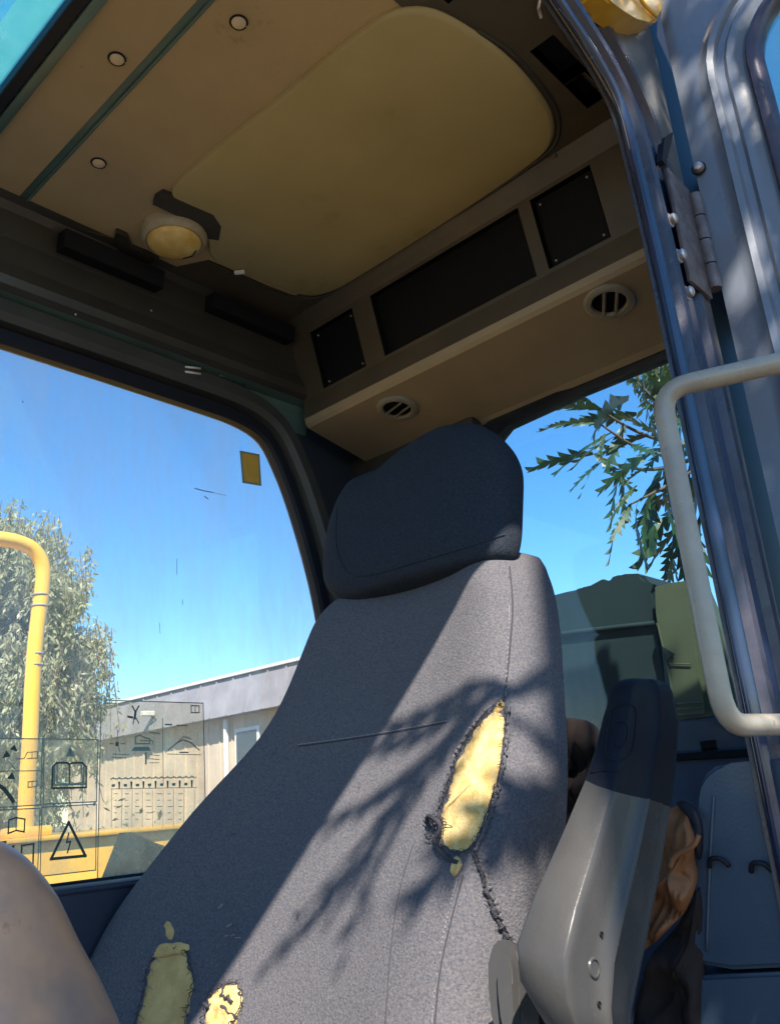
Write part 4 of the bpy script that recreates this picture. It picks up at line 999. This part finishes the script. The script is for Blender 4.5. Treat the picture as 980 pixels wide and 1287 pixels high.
# leather glove / cloth
def cloth(name, label, cat, px, X_, m, seed, amp=.02, th=.02):
    pts = smooth2(px, 2, True); cx_ = sum(p[0] for p in pts) / len(pts); cy_ = sum(p[1] for p in pts) / len(pts); bm = bmesh.new(); rows = []
    for s, h in ((1, .03), (1, .0), (.93, -.012), (.8, -.02), (.6, -.024), (.4, -.026), (.2, -.028), (.04, -.028)):
        row = []
        for p_ in pts:
            q = PX(cx_ + (p_[0] - cx_) * s, cy_ + (p_[1] - cy_) * s, X_ + h * th / .02)
            q.x += (amp * noise.noise(q * 22 + Vector((seed, 0, 0))) + amp * .45 * abs(noise.noise(q * 48 + Vector((0, seed, 0))))) * (1 if s < 1 else .3); row.append(q)
        rows.append(row)
    loft(bm, rows, closed=True, cap=True); o = obj(name, bm, m, None, smooth=True); tag(o, label, cat); return o
gl = cloth('leather_glove', 'crumpled tan leather glove wedged between armrest and blue storage box', 'glove', [(842, 1012), (858, 1016), (872, 1038), (878, 1056), (870, 1082), (877, 1098), (872, 1130), (850, 1160), (822, 1186), (800, 1200), (800, 1140), (815, 1070)], 1.22, M['glove'], 3, .05, .012)
bm = bmesh.new(); tube(bm, smoothpath([PX(x, y, 1.175) for x, y in ((842, 1090), (846, 1078), (858, 1070), (872, 1064), (878, 1050))], 2), [.0035] * 17, 7); obj('glove_seam', bm, M['glove'], gl, smooth=True)
cloth('dark_bag', 'dark brown cloth bag slumped behind the seat edge below the rear window', 'bag', [(694, 905), (720, 902), (748, 908), (760, 930), (752, 980), (742, 1010), (720, 1060), (700, 1080), (680, 1040), (680, 940)], 1.40, M['bag'], 9, .05, .03)
cloth('black_jacket', 'black crumpled cloth hanging below the tan leather glove', 'jacket', [(826, 1190), (850, 1165), (874, 1130), (884, 1100), (886, 1180), (884, 1300), (880, 1420), (780, 1420), (790, 1290), (812, 1220)], 1.25, M['bag'], 15, .04, .02)
cloth('black_strap', 'black fabric strap curving over the top of the tan leather glove', 'strap', [(846, 1008), (862, 1004), (876, 1016), (884, 1040), (884, 1075), (877, 1085), (876, 1050), (866, 1030)], 1.23, M['seal'], 21, .01, .012)

# ================================================================== OUTSIDE, FAR SIDE
deck = thing('excavator_deck', 'yellow excavator side body with handrail outside the dusty side window', 'excavator')
bm = bmesh.new()
zt2 = PY(100, 1050, 3.6).z
box(bm, (-3.4, 3.6, -1.5), (3.0, 4.8, zt2 - .012), .02); obj('side_body', bm, M['yellow'], deck, auto=40)
bm = bmesh.new(); box(bm, (-3.4, 3.57, zt2 - .010), (3.0, 4.82, zt2 + .008), .004); obj('deck_plate', bm, M['yellow'], deck, auto=40)
# handrail
HYr = 3.75
rb = PY(36, 1046, HYr)
pts_ = [PY(x, y, HYr) for x, y in ((-260, 660), (-90, 668), (5, 677), (30, 683), (45, 692), (55, 712), (53, 745), (46, 790), (41, 850), (38, 930), (35, 1000), (34, 1056))]
pts_[-3:] = [PY(38, 930, HYr), PY(33, 1000, HYr), PY(32, 1056, HYr)]
bm = bmesh.new(); tube(bm, smoothpath(pts_, 2), .034, 14); hrl = obj('handrail', bm, M['yellow'], deck, smooth=True)
for yy in (748, 762, 822, 836):
    xx = 51 - (yy - 748) * .085; q = PY(xx, yy, HYr); bm = bmesh.new(); tube(bm, [q - Z * .004, q + Z * .004], .0365, 14); obj('rail_collar', bm, M['fascia'], hrl, smooth=True)
bm = bmesh.new(); q = PY(32, 1040, HYr); box(bm, (q.x - .09, HYr - .05, zt2 + .005), (q.x + .10, HYr + .05, zt2 + .05), .015); obj('rail_foot', bm, M['yellow'], deck, auto=40)
bm = bmesh.new(); box(bm, (-1.4, 2.3, -GZ * 0 - 1.0), (2.0, 3.2, -1.01)); bm.free()
bm = bmesh.new(); box(bm, (-2.2, -.2, GZ + .02), (3.2, .40, GZ + .50), .12, seg=3); box(bm, (-2.2, 2.2, GZ + .02), (3.2, 2.8, GZ + .50), .12, seg=3); obj('crawler_tracks', bm, M['seal'], deck, auto=40)
bm = bmesh.new(); box(bm, (-.3, .42, GZ + .2), (2.1, 2.18, -1.01), .02); obj('undercarriage', bm, M['ledge'], deck)
# dark green fuel cap cover on deck near the seat edge
bm = bmesh.new(); pts_ = [PY(x, y, 2.0) for x, y in ((134, 1130), (166, 1046), (196, 1060), (232, 1072), (260, 1130))]; prism(bm, pts_, Y * .06); o = obj('tool_locker', bm, M['tarp'], None); tag(o, 'dark green sloped locker outside the side window beside the seat', 'locker')

# building: long low shed
bd = thing('shed_building', 'long tan shed with grey sheet roof beyond the side window', 'building')
Ht = 3.0
Lp = PZ(118, 890, Ht); Rp = PZ(420, 818, Ht); u_ = (Rp - Lp); u_.z = 0; Lb = u_.length; u_.normalize(); bn = Vector((u_.y, -u_.x, 0))
if bn.dot(Lp) > 0: bn = -bn
def BP(s, z, off=0): return Vector((Lp.x, Lp.y, 0)) + u_ * s + bn * off + Z * z
Lx = Lb + 3
bm = bmesh.new(); prism(bm, [BP(-1.2, GZ), BP(Lx, GZ), BP(Lx, 2.05), BP(-1.2, 2.05)], -bn * 6); obj('wall', bm, M['wall'], bd)
bm = bmesh.new(); prism(bm, [BP(-1.3, 2.05, .3), BP(Lx, 2.05, .3), BP(Lx, 2.95, .05), BP(-1.3, 2.95, .05)], -bn * 6.4); rf = obj('roof', bm, M['fascia'], bd)
bm = bmesh.new(); prism(bm, [BP(-1.4, 2.95, .12), BP(Lx, 2.95, .12), BP(Lx, 3.02, .12), BP(-1.4, 3.02, .12)], -bn * 6.6); obj('ridge_trim', bm, M['pale'], rf)
for k in range(22):
    s_ = -1.1 + k * (Lx + 1) / 22; bm = bmesh.new(); prism(bm, [BP(s_, 2.06, .32), BP(s_ + .05, 2.06, .32), BP(s_ + .05, 2.94, .08), BP(s_, 2.94, .08)], -bn * .03); obj('sheet_rib', bm, M['fascia'], rf)
def bpix(px, py):  # s on building wall from pixel
    r_ = ray(px, py); o_ = Vector((Lp.x, Lp.y, 0)); t = o_.dot(bn) / r_.dot(bn); q = r_ * t; return (q - o_).dot(u_), q.z
for k in range(30):
    s_ = -1.1 + k * (Lx + 1) / 30; bm = bmesh.new(); prism(bm, [BP(s_, -1.5, .0), BP(s_ + .04, -1.5, .0), BP(s_ + .04, 2.04, .0), BP(s_, 2.04, .0)], bn * .02); obj('wall_batten', bm, M['wall'], bd)
s_, z_ = bpix(288, 905)
bm = bmesh.new(); tube(bm, [BP(s_, 2.0, .1), BP(s_ + .02, -1.0, .1)], .06, 8); obj('downpipe', bm, M['pale'], bd)
s_, z_ = bpix(310, 935); bm = bmesh.new(); prism(bm, [BP(s_ - .35, z_ - .9, .03), BP(s_ + .5, z_ - .9, .03), BP(s_ + .5, z_ + .35, .03), BP(s_ - .35, z_ + .35, .03)], bn * .03); wn = obj('window_frame', bm, M['pale'], bd)
bm = bmesh.new(); prism(bm, [BP(s_ - .28, z_ - .82, .062), BP(s_ + .43, z_ - .82, .062), BP(s_ + .43, z_ + .27, .062), BP(s_ - .28, z_ + .27, .062)], bn * .01); obj('pane', bm, M['winglass'], wn)
s_, z_ = bpix(203, 902); bm = bmesh.new(); box(bm, (-.16, -.08, -.06), (.16, .08, .06), .02, mtx=Matrix.Translation(BP(s_, 2.45, .4))); obj('flood_lamp', bm, M['pale'], bd)

# ---- trees
def leaf_cloud(bm, pts, size, rnd, aspect=3.0, droop=.6):
    for c in pts:
        L = size * rnd.uniform(.6, 1.3); d = Vector((rnd.gauss(0, .6), rnd.gauss(0, .6), -droop + rnd.gauss(0, .4))).normalized()
        s = d.cross(Vector((rnd.gauss(0, 1), rnd.gauss(0, 1), rnd.gauss(0, 1)))).normalized() * L / aspect / 2; e = d * L
        v = [bm.verts.new(p) for p in (c, c + e * .45 + s, c + e, c + e * .45 - s)]; bm.faces.new(v)
def make_tree(name, label, base, height, rad, m, nclump, nleaf, size, seed, group=None, trunk_r=.16, crown_c=None, aspect=3, droop=.6, clump_r=.35):
    rnd = random.Random(seed); t = thing(name, label, 'tree', group=group)
    cc = crown_c or Vector((base.x, base.y, base.z + height * .62))
    bm = bmesh.new(); top = cc + Vector((0, 0, rad.z * .5))
    main = smoothpath([base, base.lerp(cc, .5) + Vector((rnd.uniform(-.2, .2), rnd.uniform(-.2, .2), 0)), cc, top], 2)
    tube(bm, main, [trunk_r * (1 - .85 * i / (len(main) - 1)) for i in range(len(main))], 8)
    clumps = []
    for k in range(nclump):
        while True:
            p = Vector((rnd.uniform(-1, 1), rnd.uniform(-1, 1), rnd.uniform(-1, 1)))
            if .25 < p.length < 1: break
        c = cc + Vector((p.x * rad.x, p.y * rad.y, p.z * rad.z)); clumps.append(c)
        s_ = main[rnd.randrange(len(main) // 3, len(main))]
        mid = s_.lerp(c, .5) + Vector((0, 0, rnd.uniform(-.1, .3) * rad.z * .3))
        tube(bm, smoothpath([s_, mid, c], 1), [trunk_r * .28, trunk_r * .2, trunk_r * .12, trunk_r * .05], 5)
    obj('trunk', bm, M['bark'], t, smooth=True)
    bm = bmesh.new(); tw = []
    for c in clumps:
        cr = clump_r * rnd.uniform(.6, 1.4); n_ = int(nleaf * rnd.uniform(.5, 1.5))
        strands = [(c + Vector((rnd.uniform(-.8, .8), rnd.uniform(-.8, .8), rnd.uniform(-.2, .6))) * cr, rnd.uniform(.5, 1.5) * cr, Vector((rnd.uniform(-.3, .3), rnd.uniform(-.3, .3), 0))) for _ in range(max(3, n_ // 22))]
        pts__ = []
        for a_, l_, w_ in strands:
            tw.append([a_, a_ + w_ * l_ * .5 - Vector((0, 0, l_ * .5)), a_ + w_ * l_ - Vector((0, 0, l_))])
            for _ in range(22):
                t_ = rnd.random(); pts__.append(a_ + w_ * l_ * t_ - Vector((0, 0, l_ * t_)) + Vector((rnd.gauss(0, .03), rnd.gauss(0, .03), 0)))
        leaf_cloud(bm, pts__, size, rnd, aspect, droop)
    obj('crown', bm, m, t, recalc=False)
    bm = bmesh.new()
    for p in tw: tube(bm, p, .006, 3, caps=False)
    obj('twigs', bm, M['bark'], t, recalc=False)['kind'] = 'stuff'
    return t
tc_ = PD(20, 830, 13.0)
make_tree('willow_tree', 'pale green drooping tree behind the yellow handrail, left window edge', Vector((tc_.x, tc_.y, GZ)), 7, Vector((1.55, 1.55, 2.5)), M['leafA'], 260, 620, .10, 5, crown_c=tc_ + Vector((-.55, .1, -.2)), clump_r=.50, droop=.9)
tc_ = PD(-120, 860, 16.0)
make_tree('willow_tree', 'pale green tree further left behind the drooping one', Vector((tc_.x, tc_.y, GZ)), 7, Vector((1.8, 1.8, 2.2)), M['leafA'], 120, 500, .11, 8, crown_c=tc_, clump_r=.6)
# low shrubs between shed and machine
for k, (px, dd_) in enumerate(((40, 11), (105, 10))):
    rnd = random.Random(50 + k); q = PD(px, 1010, dd_); t = thing('shrub', ['grey green shrub under the drooping tree', 'olive shrub behind the chart sticker', 'olive shrub in front of the tan shed wall', 'dry shrub beside the seat edge before the shed'][k], 'shrub')
    bm = bmesh.new(); base = Vector((q.x, q.y, GZ)); leaf_cloud(bm, [base + Vector((rnd.gauss(0, .55), rnd.gauss(0, .55), abs(rnd.gauss(.62, .36)))) for _ in range(5200)], .10, rnd, 2.2, -.2); obj('foliage', bm, M['bushleaf'], t, recalc=False)
    bm = bmesh.new()
    for j in range(9): tube(bm, [base + Vector((rnd.gauss(0, .1), rnd.gauss(0, .1), 0)), base + Vector((rnd.gauss(0, .5), rnd.gauss(0, .5), 1.2))], [.025, .008], 5)
    obj('stem', bm, M['bark'], t)

# ================================================================== BEHIND THE REAR WINDOW
cov = thing('engine_cover', 'dark green engine housing with olive side panel behind the rear window', 'engine cover')
EX = 2.35
def EP(px, py, x=EX): return PX(px, py, x)
prof_ = [(560, 785), (640, 766), (692, 754), (712, 744), (720, 740), (733, 738), (742, 736), (758, 733), (763, 726), (778, 721), (804, 720), (812, 727), (817, 737), (822, 742)]
bm = bmesh.new(); bot = EP(560, 960).z
pts_ = [EP(*p) for p in prof_]; poly = pts_ + [EP(838, 905), EP(838, 965), EP(560, 965)]
prism(bm, poly, X * .35 + Z * .0); bmesh.ops.bevel(bm, geom=[e for e in bm.edges], offset=.012, segments=2, affect='EDGES'); obj('housing', bm, M['tarp'], cov, auto=50)
# horizontal crease bands
bm = bmesh.new(); tube(bm, [EP(x, y, EX - .008) for x, y in ((690, 800), (730, 794), (780, 788), (826, 783))], .008, 8); obj('cover_crease', bm, M['tarp'], cov, smooth=True)
bm = bmesh.new(); poly = [EP(x, y, EX - .03) for x, y in ((823, 738), (840, 733), (862, 730), (884, 740), (905, 790), (921, 860), (930, 905), (852, 905), (836, 800), (826, 782), (824, 770))]; prism(bm, poly, X * .05); obj('side_panel', bm, M['olive'], cov)
bm = bmesh.new(); poly = [EP(x, y, EX - .045) for x, y in ((824, 783), (868, 784), (884, 895), (850, 900), (838, 840), (828, 800))]; prism(bm, poly, X * .012); pp = obj('access_hatch', bm, M['olive'], cov)
bm = bmesh.new(); tube(bm, [EP(x, y, EX - .047) for x, y in ((826, 784), (836, 826), (843, 862), (849, 890))], .0022, 6); tube(bm, [EP(x, y, EX - .05) for x, y in ((840, 834), (868, 835))], .002, 6); obj('hatch_edge', bm, M['olive'], cov)
for yy in (884, 891, 898):
    bm = bmesh.new(); tube(bm, [EP(850, yy, EX - .05), EP(884, yy - 1, EX - .05)], .003, 6); obj('louvre', bm, M['olive'], cov, smooth=True)
bm = bmesh.new(); poly = [EP(x, y, EX - .05) for x, y in ((832, 812), (848, 822), (840, 830))]; prism(bm, poly, -X * .006); obj('panel_tab', bm, M['tarp'], cov)
bm = bmesh.new(); box(bm, (2.30, -.6, -1.0), (3.4, 2.2, EP(900, 900).z), .02); obj('engine_body', bm, M['ledge'], cov, auto=40)

# ---- lobed-leaf plant behind the cab
def lobed_leaf(L, rnd):
    """flat deeply cut leaf along +Y, slightly folded and curved"""
    bm = bmesh.new(); n_ = 6; mids = []
    bend = rnd.uniform(-.25, .25)
    for i in range(n_ * 2 + 1):
        t = i / (n_ * 2); mids.append(Vector((bend * L * t * t, L * t, -L * .28 * t * t)))
    mv = [bm.verts.new(p) for p in mids]
    for side_ in (-1, 1):
        prev = None
        for i in range(n_):
            a, b, c = 2 * i, 2 * i + 1, 2 * i + 2; t = (i + .5) / n_
            wd = L * (.21 * math.sin(math.pi * (t * .8 + .12))) * rnd.uniform(.7, 1.15)
            w0 = L * .035
            tip = bm.verts.new(mids[b] + Vector((side_ * wd, L * .14, rnd.uniform(-.06, .02) * L)))
            r0 = bm.verts.new(mids[a] + Vector((side_ * w0, 0, .0))); r1 = bm.verts.new(mids[c] + Vector((side_ * w0 * (1 if i < n_ - 1 else .05), 0, 0)))
            k1 = bm.verts.new(mids[b] + Vector((side_ * wd * .55, L * .00, .0)))
            k2 = bm.verts.new(mids[c] + Vector((side_ * wd * .42, L * .03, .0)))
            bm.faces.new((mv[a], mv[b], k1, r0)); bm.faces.new((mv[b], mv[c], r1, k1)); bm.faces.new((k1, r1, k2)); bm.faces.new((k1, k2, tip))
    me = bpy.data.meshes.new('leaf'); bm.to_mesh(me); bm.free(); me.materials.append(M['leafB']); return me
rnd = random.Random(11)
LEAVES = [lobed_leaf(1.0, random.Random(100 + k)) for k in range(6)]
def place_leaf(parent, p, d, size, roll, k, wide=1.0):
    o = bpy.data.objects.new('leaf', LEAVES[k % 6]); C.objects.link(o); o.parent = parent
    q = d.to_track_quat('Y', 'Z').to_matrix().to_4x4()
    o.matrix_local = Matrix.Translation(p) @ q @ Matrix.Rotation(roll, 4, 'Y') @ Matrix.Diagonal((size * wide, size, size, 1)); return o
plant = thing('lobed_leaf_tree', 'dark green tree with long jagged leaves hanging outside the rear window', 'tree')
PDp = 3.6
trunk_base = PD(1010, 640, PDp + .3); trunk_base = Vector((trunk_base.x, trunk_base.y, GZ))
hub = PD(905, 560, PDp)
stems = [((905, 560), (850, 560), (790, 540), (735, 500)), ((905, 560), (840, 590), (790, 590), (745, 570)), ((905, 560), (860, 600), (820, 620), (790, 635)), ((905, 560), (860, 620), (850, 660), (845, 690)), ((905, 560), (850, 530), (820, 500), (800, 480)), ((905, 560), (880, 640), (875, 700)), ((905, 560), (850, 575), (800, 565), (750, 530))]
bm = bmesh.new(); tk = smoothpath([trunk_base, trunk_base.lerp(hub, .5) + Vector((.1, 0, 0)), hub, PD(890, 470, PDp), PD(870, 380, PDp + .1)], 2)
tube(bm, tk, [.09 * (1 - .7 * i / (len(tk) - 1)) for i in range(len(tk))], 8)
leafspec = []
for k, st in enumerate(stems):
    dz = rnd.uniform(-.25, .25)
    pts_ = smoothpath([PD(x, y, PDp + dz * (i / (len(st) - 1))) for i, (x, y) in enumerate(st)], 2)
    tube(bm, pts_, [.012 * (1 - .75 * i / (len(pts_) - 1)) for i in range(len(pts_))], 6)
    for i in range(2, len(pts_), 2):
        p_ = pts_[i]; t_ = (pts_[i] - pts_[i - 1]).normalized()
        d_ = (t_ * rnd.uniform(.3, 1) + Vector((rnd.gauss(0, .5), rnd.gauss(0, .5), rnd.uniform(-1.0, .35)))).normalized()
        leafspec.append((p_, d_, rnd.uniform(.17, .32)))
    leafspec.append((pts_[-1], (pts_[-1] - pts_[-2]).normalized() + Vector((0, 0, -.25)), .27))
obj('trunk', bm, M['bark'], plant, smooth=True)
# explicit leaves (pixel base -> pixel tip) traced from the photograph
tr = [((760, 545), (742, 568)), ((790, 500), (699, 492)), ((800, 520), (706, 512)), ((785, 545), (712, 545)), ((770, 560), (708, 596)), ((790, 575), (725, 634)), ((830, 590), (764, 668)), ((800, 610), (760, 630)), ((850, 640), (780, 676)), ((870, 650), (800, 672)), ((860, 690), (848, 712)), ((810, 470), (790, 545)), ((795, 480), (770, 450)), ((840, 560), (800, 500)), ((850, 600), (815, 555)), ((880, 690), (890, 715)), ((845, 620), (800, 640)), ((860, 500), (835, 560)), ((870, 600), (850, 660)), ((880, 560), (860, 500))]
for (a, b) in tr:
    pa, pb = PD(*a, PDp + rnd.uniform(-.2, .2)), None; pb = PD(*b, PDp + rnd.uniform(-.25, .25)); L_ = (pb - pa).length
    leafspec.append((pa, (pb - pa).normalized(), L_ * 1.05))
for k, (p_, d_, s_) in enumerate(leafspec): place_leaf(plant, p_, (d_.normalized() + Vector((0, 0, -.25))).normalized(), s_ * rnd.uniform(.8, 1.15), rnd.uniform(-1.1, 1.1), k, rnd.uniform(.5, .95))
# fine-leaved branch at the top of the rear window
ft = PD(850, 430, 5.2)
make_tree('fine_leaved_tree', 'small-leaved tree top above the jagged leaves at rear window corner', Vector((ft.x + .3, ft.y - .3, GZ)), 6, Vector((.30, .30, .30)), M['leafC'], 34, 130, .07, 21, crown_c=ft + Vector((.06, 0, -.05)), clump_r=.16, trunk_r=.06)

# ================================================================== SHADE TREE (outside the frame, on the door side)
sh = thing('overhanging_tree', 'jagged-leaf tree standing beside the open door, shading it', 'tree')
rnd = random.Random(77)
Tb = Vector((-2.6, -3.4, GZ)); 
bm = bmesh.new(); hubs = []
targets = []
# spots to be shaded (world) with spread radius and leaf count
shade = [(Vector((1.48, .30, .95)), .28, 52), (Vector((1.46, .32, .55)), .26, 48), (Vector((1.46, .30, 1.25)), .22, 30), (Vector((1.33, .44, 1.36)), .16, 34), (Vector((1.26, .43, .75)), .14, 22), (Vector((.98, .37, .40)), .09, 14), (Vector((1.04, .50, .12)), .07, 16), (Vector((1.30, .50, -.12)), .10, 14), (Vector((1.45, .25, .15)), .20, 24)]
tt = smoothpath([Tb, Tb + Vector((.2, .3, 2.2)), Vector((-1.6, -2.3, 2.4)), Vector((-.9, -1.5, 3.4)), Vector((-.3, -1.2, 4.2))], 2)
tube(bm, tt, [.12 * (1 - .8 * i / (len(tt) - 1)) for i in range(len(tt))], 8)
spec = []
for c, r_, n_ in shade:
    D = rnd.uniform(2.2, 3.0)
    hub_ = c + SUN * D; st = tt[len(tt) * 2 // 3]
    tube(bm, smoothpath([st, st.lerp(hub_, .5) + Vector((0, 0, .2)), hub_], 1), [.03, .02, .012, .006], 5)
    a1 = SUN.cross(Z).normalized(); a2 = SUN.cross(a1)
    for k in range(n_):
        an = rnd.uniform(0, 6.28); rr_ = r_ * math.sqrt(rnd.random())
        p_ = hub_ + a1 * rr_ * math.cos(an) + a2 * rr_ * math.sin(an) + SUN * rnd.uniform(-.3, .3)
        d_ = Vector((rnd.gauss(0, .6), rnd.gauss(0, .6), rnd.uniform(-1, .2))).normalized()
        thin = c.y > .65
        if thin: d_ = Vector((rnd.gauss(.1, .25), rnd.gauss(.45, .25), -1)).normalized()
        spec.append((p_, d_, rnd.uniform(.14, .26) * (1.2 if thin else 1.3), .4 if thin else 1))
# one spray whose shadow falls diagonally across the seat back
ch = [PL(x, y, K, X0, Z0) + SUN * (2.1 + .05 * i) for i, (x, y) in enumerate(((665, 840), (628, 872), (590, 905), (552, 940), (515, 980), (482, 1025), (458, 1075), (446, 1115)))]
chs = smoothpath([tt[len(tt) * 2 // 3], ch[0] + SUN * .4 + Vector((.2, -.1, .3))] + ch, 2)
tube(bm, chs, [.014 - .010 * i / len(chs) for i in range(len(chs))], 6)
for i in range(len(ch) - 2):
    dv = (ch[i + 1] - ch[i]).normalized(); side_ = dv.cross(SUN).normalized()
    for a_ in ((-.35, .05, .4) if i < 4 else (-.3, .35)):
        spec.append((ch[i].lerp(ch[i + 1], .3 + .2 * a_), (dv + side_ * a_ * 1.1).normalized(), rnd.uniform(.13, .2) * (1.25 if i < 4 else .9), .55))
spec = spec[-18:] + spec[:-18]
obj('trunk', bm, M['bark'], sh, smooth=True)
for k, (p_, d_, s_, w_) in enumerate(spec[:300]): place_leaf(sh, p_, d_, s_, rnd.uniform(-1.5, 1.5), k, w_)
